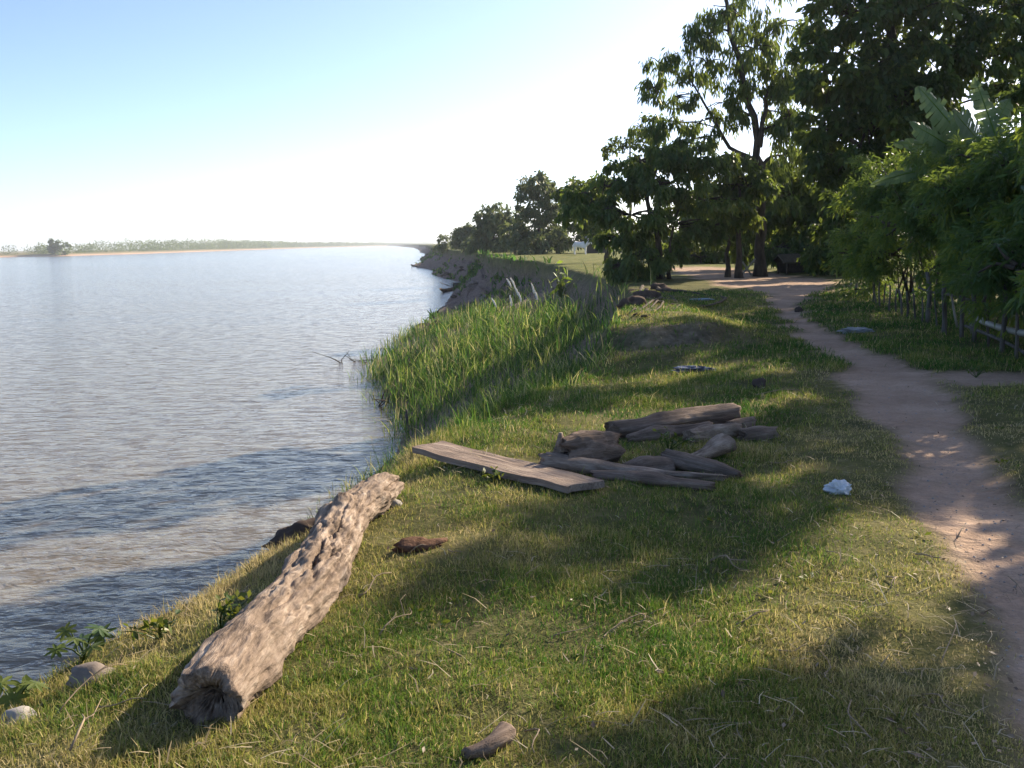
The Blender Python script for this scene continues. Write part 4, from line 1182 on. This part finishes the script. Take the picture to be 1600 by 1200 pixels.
def build_tall():
    rng = np.random.default_rng(31)
    # clumps on the slope between the lawn edge and the water
    NC = 2600
    y = 9.6 * (75 / 9.6) ** rng.uniform(0, 1, NC)
    f = rng.uniform(.02, 1.02, NC)
    b, w = xb(y), xw(y)
    x = b + (w - b) * f
    dens = sst(-.25, .25, fbm2(x * .35, y * .22, 95, 3) + .35 * sst(30, 40, y) * sst(.15, .5, f)) * (1 - .8 * sst(60, 70, y))
    bare_gap = np.exp(-(((x + 2.2) / 1.2) ** 2 + ((y - 33) / 4.) ** 2))
    dens = dens * (1 - sst(17, 24, y) * (1 - sst(.06, .26, f)))
    k = rng.uniform(0, 1, NC) < dens * (1 - .7 * bare_gap)
    x, y, f = x[k], y[k], f[k]
    nb = np.maximum((34 * np.clip(14 / y, .45, 1)).astype(int), 12)
    X = np.repeat(x, nb); Y = np.repeat(y, nb); Fq = np.repeat(f, nb)
    n = len(X)
    sp = np.clip(Y * .018, .12, .7)
    X = X + rng.normal(0, 1, n) * sp; Y = Y + rng.normal(0, 1, n) * sp
    hgt = np.repeat(rng.uniform(.45, 1.2, len(x)), nb) * (.62 + .42 * sst(20, 45, Y)) * (.45 + .55 * sst(.0, .25, Fq))
    L = hgt * rng.uniform(.55, 1.15, n)
    W = .011 * np.clip(Y / 14, .8, 3.2)
    dry = np.clip(np.repeat(rng.normal(.40, .24, len(x)), nb) + rng.normal(0, .16, n), 0, 1)
    dry = np.where(rng.uniform(0, 1, n) < .10, rng.uniform(.8, 1, n), dry)
    V, F, dr, rn = arch_blades(X, Y, L, W, np.abs(rng.normal(.5, .38, n)), dry, rng)
    me = make_mesh('tall_grass', V, F, False, {'dry': dr, 'rnd': rn})
    tag(link('tall_grass', me, M['reed']), 'tall green reedy grass covering the slope down to the water', 'tall grass', kind='stuff')
    # far weeds on the eroded slope and at the brink
    N = 9000
    y = 58 * (420 / 58) ** rng.uniform(0, 1, N)
    f = rng.uniform(-.05, 1.0, N)
    b, w = xb(y), xw(y)
    x = b + (w - b) * f
    k = rng.uniform(0, 1, N) < sst(.0, .4, fbm2(x * .22, y * .06, 97, 3))
    x, y = x[k], y[k]
    n = len(x)
    V, F, dr, rn = arch_blades(x, y, rng.uniform(.3, .9, n), .0016 * y, np.abs(rng.normal(.7, .3, n)), np.clip(rng.normal(.25, .2, n), 0, 1), rng)
    me = make_mesh('bank_weeds', V, F, False, {'dry': dr, 'rnd': rn})
    tag(link('bank_weeds', me, M['reed']), 'low green weeds on the eroded bank slope in the distance', 'weeds', kind='stuff')
build_tall()

# white feathery seed heads
rngp = np.random.default_rng(41)
for k, (px, py, y, ln) in enumerate([(795, 441, 44, (.4, 1)), (801, 440, 44, (.35, 1)), (807, 453, 43, (.25, 1)), (834, 449, 42, (0, 1)), (771, 471, 41, (.45, 1)), (813, 462, 41, (.1, 1)), (800, 468, 40, (-.1, 1)), (838, 458, 40, (.1, 1))]):
    tip = depth(px, py - 6, y)
    g = on(tip[0] + .1 * ln[0], y)
    r_ = empty('plume_grass', g, 'tall reed stem with white silky seed plume on the grassy slope', 'reed', 'white plumed reeds on the slope')
    d = unit(np.array([-ln[0] * .6, 0, 1.0]))
    pl0 = tip - d * .42
    mb = MB(g); mb.tube(bend(g, pl0, 6, .03, 0, rngp), np.linspace(.012, .006, 6), 5); mb.build('stem', M['straw'] if False else M['twig'], r_)
    mb = MB(g)
    t = np.linspace(0, 1, 9)
    pts = pl0 + d * (t * .42)[:, None] + np.array([-.10, 0, 0]) * (t ** 2)[:, None]
    mb.tube(pts, -.0 + .034 * np.sin(math.pi * (t * .93 + .05)) ** .8 + .003, 7)
    for q in range(40):
        tq = rngp.uniform(.05, .95); c = pl0 + d * tq * .42 + np.array([-.10 * tq ** 2, 0, 0])
        e = c + unit(d * 1.3 + rngp.normal(size=3) * .7) * .08
        mb.tube([c, e], [.008, .002], 3, False)
    mb.build('plume', M['plume'], r_, True)

# ------------------------------------------------------------------ twigs
rngt = np.random.default_rng(51)
tw = [((560, 935), (612, 905)), ((640, 868), (700, 848)), ((590, 1000), (640, 960)), ((700, 862), (722, 872)), ((960, 940), (1000, 985)), ((945, 1000), (1010, 970)), ((1000, 985), (1040, 960)), ((1385, 905), (1392, 930)), ((1290, 865), (1312, 890)),
      ((1470, 1040), (1490, 990)), ((1575, 905), (1600, 940)), ((1440, 1090), (1500, 1130)), ((1330, 1100), (1362, 1170)), ((1280, 1020), (1300, 1080)), ((1420, 1180), (1432, 1200)), ((1210, 1020), (1260, 1018)), ((1150, 980), (1200, 965)),
      ((1110, 880), (1170, 900)), ((860, 1000), (930, 985)), ((700, 1020), (760, 1090)), ((820, 1150), (835, 1190)), ((640, 1050), (760, 1060)), ((90, 1120), (200, 1050)), ((150, 1110), (230, 1105)), ((110, 1180), (130, 1130)), ((400, 915), (420, 965)), ((1180, 600), (1260, 625)), ((1130, 655), (1160, 680)), ((1200, 725), (1240, 728)), ((1430, 870), (1470, 880)), ((1495, 845), (1500, 830)), ((1540, 960), (1565, 985))]
tw_label = ['long twig right of the middle of the big log', 'twig just above the brown husk', 'twig in the grass below the brown husk', 'short twig beside the right tip of the husk', 'left twig of the crossed three in the lawn centre', 'middle twig of the crossed three in the lawn centre', 'right twig of the crossed three in the lawn centre', 'short upright twig on the brown lawn near the path', 'twig in the shaded lawn below the white plastic bag', 'forked twig at the path edge in the lower right', 'stout pale twig on the path at the right edge', 'long twig running down to the path in the lower right corner', 'steep twig in the lower right shade', 'twig in the shade left of the steep lower right twig', 'tiny twig at the bottom edge in the lower right', 'short level twig in the shaded lawn right of centre', 'twig left of the short level one, right of centre', 'twig below the front timbers of the heap', 'level twig in the middle of the lit lawn', 'long slanting twig below the brown husk', 'steep twig near the bottom right of the bent stick', 'long curved twig above the bent brown stick', 'long stalk beside the rounded stone at the lower left', 'level twig right of the rounded stone at the lower left', 'short steep twig in the lower left corner', 'curved twig in the shade left of the big log', 'long twig in the far shade beyond the timber heap', 'twig behind the right end of the long back log', 'short flat twig right of the timber heap', 'short twig at the edge of the lit brown lawn by the path', 'tiny twig on the lit part of the path', 'short twig at the shaded path edge, lower right']
for (a, b_), lab in zip(tw, tw_label):
    A_, B_ = ground(*a), ground(*b_)
    A_[2] = zed(A_[0], A_[1]) + .012; B_[2] = zed(B_[0], B_[1]) + .03
    mb = MB(A_)
    pts = bend(A_, B_, 7, .08, .05, rngt)
    r0 = rngt.uniform(.0025, .0052) * max(1, A_[1] / 6)
    mb.tube(pts, np.linspace(r0, r0 * .45, 7), 5)
    if rngt.random() < .5:
        mb.tube(bend(pts[3], pts[3] + (B_ - A_) * .4 + rngt.normal(size=3) * .04, 4, .1, 0, rngt), np.linspace(r0 * .6, r0 * .3, 4), 4)
    tag(mb.build('twig', M['twig'], None, True, A_), 'dry tan ' + lab, 'twig', 'dry twigs scattered on the grass')

# ------------------------------------------------------------------ small plants
def star_leaf(parent, origin, c, nrm, size, mat, rng, lobes=7, name='leaf'):
    nrm = unit(nrm); u = unit(np.cross(nrm, [0.3, .2, 1.0])); v = np.cross(nrm, u)
    mb = MB(origin)
    V = [c]; m = lobes * 4
    a0 = rng.uniform(0, 6.28)
    for k in range(m):
        a = a0 + k / m * 2 * math.pi * .92
        ph = k % 4
        r = size * (1.0, .72, .38, .72)[ph] * rng.uniform(.9, 1.1)
        V.append(c + (u * math.cos(a) + v * math.sin(a)) * r - nrm * .18 * r * r / size)
    F = np.array([[0, 1 + k, 1 + (k + 1) % m] for k in range(m)])
    mb.add(V, [F], rng.uniform(.3, .9))
    return mb.build(name, M[mat], parent)
def palmate(label, px, py, spread, n, size, seed):
    rng = np.random.default_rng(600 + seed)
    g = ground(px, py)
    root = empty('broadleaf_plant', g, label, 'plant')
    sb = MB(g)
    for k in range(n):
        a = k / n * 6.28 + rng.uniform(-.3, .3)
        c = g + np.array([math.cos(a) * spread * rng.uniform(.5, 1), math.sin(a) * spread * rng.uniform(.4, .8), rng.uniform(.05, .17)])
        sb.tube(bend(g, c, 5, .06, .15, rng), [.005, .004, .004, .003, .003], 5)
        star_leaf(root, g, c, np.array([rng.normal() * .35, -.35 + rng.normal() * .3, 1]), size * rng.uniform(.7, 1.1), 'leaf_light' if k % 2 else 'leaf_mid', rng)
    sb.build('stem', M['leaf_mid'], root, True)
palmate('low plant with broad lobed leaves on the bank edge at the left', 130, 1035, .15, 7, .065, 1)
palmate('small blue green broad leaved plant at the left edge of the picture', 20, 1110, .11, 5, .07, 2)
def weed(label, px, py, n, seed, h=.16, mat='leaf_light'):
    rng = np.random.default_rng(700 + seed)
    g = ground(px, py)
    root = empty('leafy_weed', g, label, 'weed')
    sb, lb = MB(g), MB(g)
    for k in range(n):
        e = g + np.array([rng.normal() * h * .8, rng.normal() * h * .6, h * rng.uniform(.5, 1.1)])
        pts = bend(g, e, 5, .08, .1, rng)
        sb.tube(pts, np.linspace(.004, .002, 5), 4)
        q = np.repeat(pts[2:], 3, 0)
        leaves(lb, q, rng.normal(size=(len(q), 3)) + [0, 0, .3], .036, .55, rng)
    sb.build('stem', M['leaf_mid'], root); lb.build('foliage', M[mat], root)
weed('fresh green weed in the shade of the big log', 345, 985, 9, 1, .13)
weed('green weed beside the plank edge', 772, 752, 5, 2, .08)
weed('green weed growing among the timbers of the heap', 1045, 705, 8, 3, .15)
weed('pale green weed among dry stalks at the lower left', 250, 1000, 7, 4, .12)
weed('yellow sunlit weed at the shaded edge under the fence', 1525, 590, 9, 5, .2, 'leaf_light')
# bright young plant at the brink
g = depth(876, 452, 50); g = on(g[0], 50)
yp = empty('young_plant', g, 'bright yellow green young plant at the brink below the cow meadow', 'plant')
rngy = np.random.default_rng(4)
sb = MB(g)
for k in range(26):
    c = depth(876 + rngy.normal() * 8, 435 + rngy.normal() * 9, 50 + rngy.normal() * .3)
    a = unit(rngy.normal(size=3) + np.array([0, 0, .2]))
    sb.tube(bend(g, c, 5, .05, .05, rngy), np.linspace(.02, .008, 5), 4)
    lf = MB(g); leaves(lf, np.repeat(c[None], 1, 0), a[None] - [[0, 0, .4]], .42, .34, rngy, np.array([rngy.uniform(.4, 1)]))
    lf.build('leaf', M['leaf_bright'], yp)
sb.build('stem', M['leaf_light'], yp)

# ------------------------------------------------------------------ meadow: cows, hut, posts
def cow(label, px, py, y, facing, group, seed):
    p = depth(px, py, y); g = on(p[0], y)
    me = bpy.data.meshes.new('cow')
    #  joints: x forward
    J = [(-.72, 0, 1.12), (-.35, 0, 1.08), (.1, 0, 1.02), (.5, 0, 1.12), (.78, 0, 1.25), (1.05, 0, 1.34), (1.22, 0, 1.22), (1.42, 0, 1.02)]
    Rr = [(.22, .26), (.30, .34), (.33, .38), (.28, .33), (.20, .24), (.15, .18), (.12, .14), (.075, .08)]
    E = [(k, k + 1) for k in range(7)]
    def leg(att, x, yy, pts):
        prev = att
        for (q, r) in pts:
            J.append((x + q[0], yy, q[1])); Rr.append((r, r)); E.append((prev, len(J) - 1)); prev = len(J) - 1
    for s in (-1, 1):
        leg(0, -.68, .17 * s, [((.02, .85), .17), ((.08, .62), .10), ((-.06, .38), .06), ((-.02, .06), .05), ((.05, .03), .055)])
        leg(3, .50, .16 * s, [((0, .78), .13), ((.0, .50), .075), ((.0, .28), .055), ((.0, .06), .045), ((.06, .03), .055)])
    n0 = len(J); J.append((.48, 0, 1.42)); Rr.append((.12, .12)); E.append((3, n0))           # hump
    n1 = len(J); J += [(-.93, 0, 1.02), (-.98, 0, .6), (-.97, 0, .4)]; Rr += [(.045, .045), (.025, .025), (.04, .04)]; E += [(0, n1), (n1, n1 + 1), (n1 + 1, n1 + 2)]
    me.from_pydata(J, E, [])
    o = bpy.data.objects.new('cow', me); COL.objects.link(o)
    me.materials.append(M['cow'])
    md = o.modifiers.new('skin', 'SKIN'); md.use_smooth_shade = True
    for v, r in zip(me.skin_vertices[0].data, Rr):
        v.radius = r
    me.skin_vertices[0].data[1].use_root = True
    o.modifiers.new('sub', 'SUBSURF').levels = 2
    o.modifiers['sub'].render_levels = 2
    o.location = g; o.rotation_euler = (0, 0, facing)
    tag(o, label, 'cow', group)
    for s in (-1, 1):
        mb = MB(); mb.tube([(1.2, .07 * s, 1.36), (1.2, .18 * s, 1.46), (1.25, .2 * s, 1.62)], [.03, .025, .008], 6); mb.build('horn', M['dark'], o, True)
        mb = MB(); leaves(mb, np.array([[1.2, .1 * s, 1.28]]), np.array([[-.2, 1.0 * s, -.2]]), .22, .6); mb.build('ear', M['cow'], o)
    return o
yc = ground(905, 398)[1]
cow('white cow standing side on in the sunny meadow left of the spreading tree', 908, 398, yc, R(-18), 'white cows in the meadow', 1)
cow('white cow half hidden behind the branches of the spreading tree', 980, 396, yc + 6, R(10), 'white cows in the meadow', 2)
yh = yc + 14
hp = depth(930, 393, yh); hp = on(hp[0], yh)
hut = empty('hut', hp, 'small dark hut with pale roof edge behind the white cow', 'hut')
sc_ = yh / FPX
mb = MB(hp); mb.box(hp + [.3, 0, .75], (2.6, 2.0, 1.5)); mb.build('wall', M['wall'], hut)
mb = MB(hp)
for s in (-1, 1):
    a_ = R(24) * s
    rot = [[1, 0, 0], [0, math.cos(a_), math.sin(a_)], [0, -math.sin(a_), math.cos(a_)]]
    mb.box(hp + [.3, .62 * s, 1.78], (3.1, 1.55, .07), rot)
mb.build('roof', M['roof'], hut)
for k, (px, pyt, pyb) in enumerate([(825, 381, 391), (839, 386, 392), (848, 383, 391), (871, 383, 391)]):
    yy = ground(px, 393.5)[1] - 2
    g = on(depth(px, pyb, yy)[0], yy)
    t_ = depth(px + (1 if k % 2 else -1), pyt, yy)
    mb = MB(g); mb.tube([g - [0, 0, .1], (g + t_) / 2, t_], [.10, .13, .09] if k in (2, 1) else [.05, .05, .04], 7)
    tag(mb.build('marker_post', M['stone'], None, True, g), ['thin pale post at the far edge of the meadow, leftmost', 'stubby pale post leaning in the shade beneath the tallest row tree', 'short thick white post in the shade beyond the meadow', 'pale post at the meadow edge nearest the cow'][k], 'post')
# low shelter in the shade of the bend
ys_ = ground(1260, 433)[1] + 3.2
sp0 = depth(1268, 432, ys_); sp0 = on(sp0[0], ys_)
sh = empty('shelter', sp0, 'low dark thatched shelter in deep shade beyond the path bend', 'shelter')
mb = MB(sp0)
for s in (-1, 1):
    a_ = R(20) * s
    rot = [[1, 0, 0], [0, math.cos(a_), math.sin(a_)], [0, -math.sin(a_), math.cos(a_)]]
    mb.box(sp0 + [0, .42 * s, .62], (2.8, .95, .07), rot)
mb.build('roof', M['thatch'], sh)
for x_ in (-1.2, 1.2):
    for yy in (-.7, .7):
        mb = MB(sp0); mb.tube([sp0 + [x_, yy, -.1], sp0 + [x_, yy, .47]], .05, 7); mb.build('post', M['bark'], sh, True)
mb = MB(sp0); mb.box(sp0 + [0, .5, .24], (2.4, .05, .44)); mb.build('wall', M['wall'], sh)
for k, (a, b_) in enumerate([((1160, 409), (1175, 431)), ((1180, 404), (1168, 420))]):
    yy = ys_ - 1.2
    P0, P1 = depth(*a, yy), depth(*b_, yy)
    P1[2] = max(P1[2], float(zed(P1[0], P1[1])) - .05) if k == 0 else P1[2]
    if k == 1:
        P1 = on(P1[0] - .25, yy + .3, -.04)
    mb = MB(P1); mb.tube(bend(P1, P0, 5, .01), .035, 7)
    tag(mb.build('leaning_pole', M['bamboo'], None, True, P1), ['pale pole leaning right to left at the foot of the slender tree', 'pale pole crossing behind the other one at the slender tree foot'][k], 'pole')
# ------------------------------------------------------------------ boats and sticks at the water
def hull(L, W, H, n=21, rise=.35):
    t = np.linspace(-1, 1, n)
    w = W * (1 - np.abs(t) ** 2.4) ** .8 * .5 + .02
    sh = H + rise * np.abs(t) ** 3
    ke = -.12 + (H + rise - .05) * np.abs(t) ** 6
    V = []
    for k in range(n):
        for (a, zz) in ((-1, 1), (-.75, .35), (0, 0), (.75, .35), (1, 1), (.86, .96), (.6, .4), (0, .12), (-.6, .4), (-.86, .96)):
            V.append((t[k] * L / 2, a * w[k], ke[k] + (sh[k] - ke[k]) * zz))
    m = 10
    F = [[k * m + a, k * m + (a + 1) % m, (k + 1) * m + (a + 1) % m, (k + 1) * m + a] for k in range(n - 1) for a in range(m)]
    return make_mesh('hull', V, [np.array(F)], True)
def boat(label, a, b_, W, group, poles=()):
    A_, B_ = plane(*a, ZW), plane(*b_, ZW)
    c = (A_ + B_) / 2; d = B_ - A_; L = np.linalg.norm(d)
    root = empty('wooden_boat', c, label, 'boat', group)
    root.rotation_euler = (0, 0, math.atan2(d[1], d[0]))
    o = link('hull', hull(L, W, .28), M['boat'], root)
    for x_ in (-.25, .1, .3):
        mb = MB(); mb.box((x_ * L, 0, .2), (.22, W * .8, .035)); mb.build('thwart', M['boat'], root)
    return root, c, L
bt, bc, bl = boat('slender wooden boat moored in the small bay below the eroded bank', (687, 458), (728, 448), .8, 'boats moored along the bank')
mb = MB(); mb.box((bl * .18, 0, .5), (bl * .22, .7, .7)); mb.build('engine_box', M['dark'], bt)
for (x0, x1, z1) in ((.0, -.42, 1.3), (.12, -.3, 1.0)):
    mb = MB(); mb.tube([(x0 * bl, .1, .25), (x1 * bl, .3, z1)], .03, 5); mb.build('pole', M['stake'], bt)
boat('dark wooden boat at the tip of the far spit', (642, 416), (657, 417), .9, 'boats moored along the bank')
for k, (px, y0, y1, y) in enumerate([(706, 446, 432, None), (635, 692, 640, None)]):
    g = plane(px + (6 if k else 0), y0, ZW)
    if k: g = plane(641, 690, ZW)
    t_ = depth(px, y1, g[1])
    mb = MB(g); mb.tube(bend(g - [0, 0, .5], t_, 5, .02), .035, 6)
    tag(mb.build('mooring_stick', M['dark'], None, True, g), ['dark mooring stick standing in the water of the small bay', 'dark stick standing in the water just left of the plank'][k], 'stick')
# drowned branches by the promontory
rngd = np.random.default_rng(61)
for k, (px, py, n, lab) in enumerate([(612, 636, 12, 'dark drowned branches in the water below the grassy slope'), (585, 566, 8, 'dark twigs in the water at the tip of the grassy promontory')]):
    g = plane(px, py, ZW)
    mb = MB(g)
    for q in range(n):
        a = g + [rngd.normal() * .8, rngd.normal() * .6, -.2]
        e = a + np.array([rngd.normal() * .8 - .3, rngd.normal() * .5, rngd.uniform(.3, .9)])
        mb.tube(bend(a, e, 5, .12, .1, rngd), np.linspace(.035, .01, 5), 5)
    tag(mb.build('drowned_branch', M['bark'], None, True, g), lab, 'branch')

# far shore: ship, tree line, and the two trees that stand out
c = plane(296, 393.6, ZW) + [0, -3, 0]; L = 17 * c[1] / FPX
shp = empty('river_boat', c, 'white river boat with red roof beached on the far shore', 'boat')
o = link('hull', hull(L, L * .28, 1.0, rise=.5), M['paint'], shp); o.location = (0, 0, .2)
mb = MB(); mb.box((-L * .05, 0, 1.6), (L * .5, L * .18, .7)); mb.build('cabin', M['paint'], shp)
mb = MB(); mb.box((-L * .05, 0, 2.02), (L * .56, L * .22, .14)); mb.build('roof', M['redpaint'], shp)

def far_line():
    rng = np.random.default_rng(77)
    mb = MB()
    topx = [-500, 0, 60, 90, 130, 180, 250, 330, 400, 480, 560, 620, 700]
    topy = [395, 386, 386, 385, 385.5, 381, 380, 379, 380, 381, 381, 381, 379.6]
    idx = rng.integers(0, 418, 1900)
    for k in idx:
        o = rng.uniform(6, 22) * max(1, FB[k, 1] / 450)
        c = FB[k] + FN[k] * o + rng.normal(size=2) * 1.5
        px = 800 + FPX * c[0] / c[1]
        tz = EYE + (378.0 - (px - 800) * .0172 - np.interp(px, topx, topy)) / FPX * c[1] * 1.02
        zb = ZW + .75 * np.clip(c[1] / 420, 1, 2.6)
        h = max(tz - zb, 1.2) * rng.uniform(.6, 1.15)
        n = 58
        u = unit(rng.normal(size=(n, 3))) * (rng.uniform(.3, 1, n) ** .4)[:, None]
        h *= 1.32
        P = np.array([c[0], c[1], zb + h * .52]) + u * np.array([h * .75, h * .75, h * .55])
        lf = .0011 * c[1]
        leaves(mb, P, rng.normal(size=(n, 3)) + u, lf, .7, rng, np.clip(rng.uniform(0, 1) * .6 + rng.uniform(0, .4, n), 0, 1))
    o = mb.build('far_treeline', M['leaf_dark'])
    tag(o, 'hazy low line of trees along the far shore of the river', 'trees', kind='stuff')
far_line()
def shore_tree(label, px, top, basey, w, seed, group):
    k = int(np.argmin(np.abs(800 + FPX * FB[:, 0] / FB[:, 1] - px)))
    y = FB[k, 1] + 10
    p = depth(px, basey, y); b = np.array([p[0], y, ZW + .9])
    tp = depth(px, top, y)
    h = tp[2] - b[2]; s = y / FPX
    tree('shore_tree', label, 'tree', b, [[b, b + [0, 0, h * .5], b + [0, 0, h * .9]]],
         [(b + [0, 0, h * .75], (w * s * .8, w * s * .8, h * .25), 9), (b + [w * s * .2, 0, h * .5], (w * s, w * s, h * .25), 9), (b + [-w * s * .2, 0, h * .3], (w * s, w * s, h * .2), 8)],
         1.5, .7, .2, 8, 6, 'leaf_dark', 'bark', .12, group, seed, .5, limbs=False)
shore_tree('rounded tree standing above the far tree line at the left', 96, 377, 396, 13, 81, 'trees standing out on the far shore')
shore_tree('thin tall tree just left of the rounded tree on the far shore', 83, 373, 397, 4, 82, 'trees standing out on the far shore')

# ------------------------------------------------------------------ air: thin even haze round everything
def haze():
    t = NT('haze_air')
    v = t.n('VolumePrincipled', {'Color': (.86, .93, 1.0, 1), 'Density': .0002, 'Anisotropy': .25})
    t.t.links.new(v.outputs[0], t.out.inputs['Volume'])
    mb = MB()
    x0, x1, y0, y1, z0, z1 = -7100, 420, -300, 7100, -12, 32
    if True:
        mb.box(((x0 + x1) / 2, (y0 + y1) / 2, (z0 + z1) / 2), (x1 - x0, y1 - y0, z1 - z0))
    tag(mb.build('haze', t.m), 'thin pale river haze', None, kind='stuff')
haze()
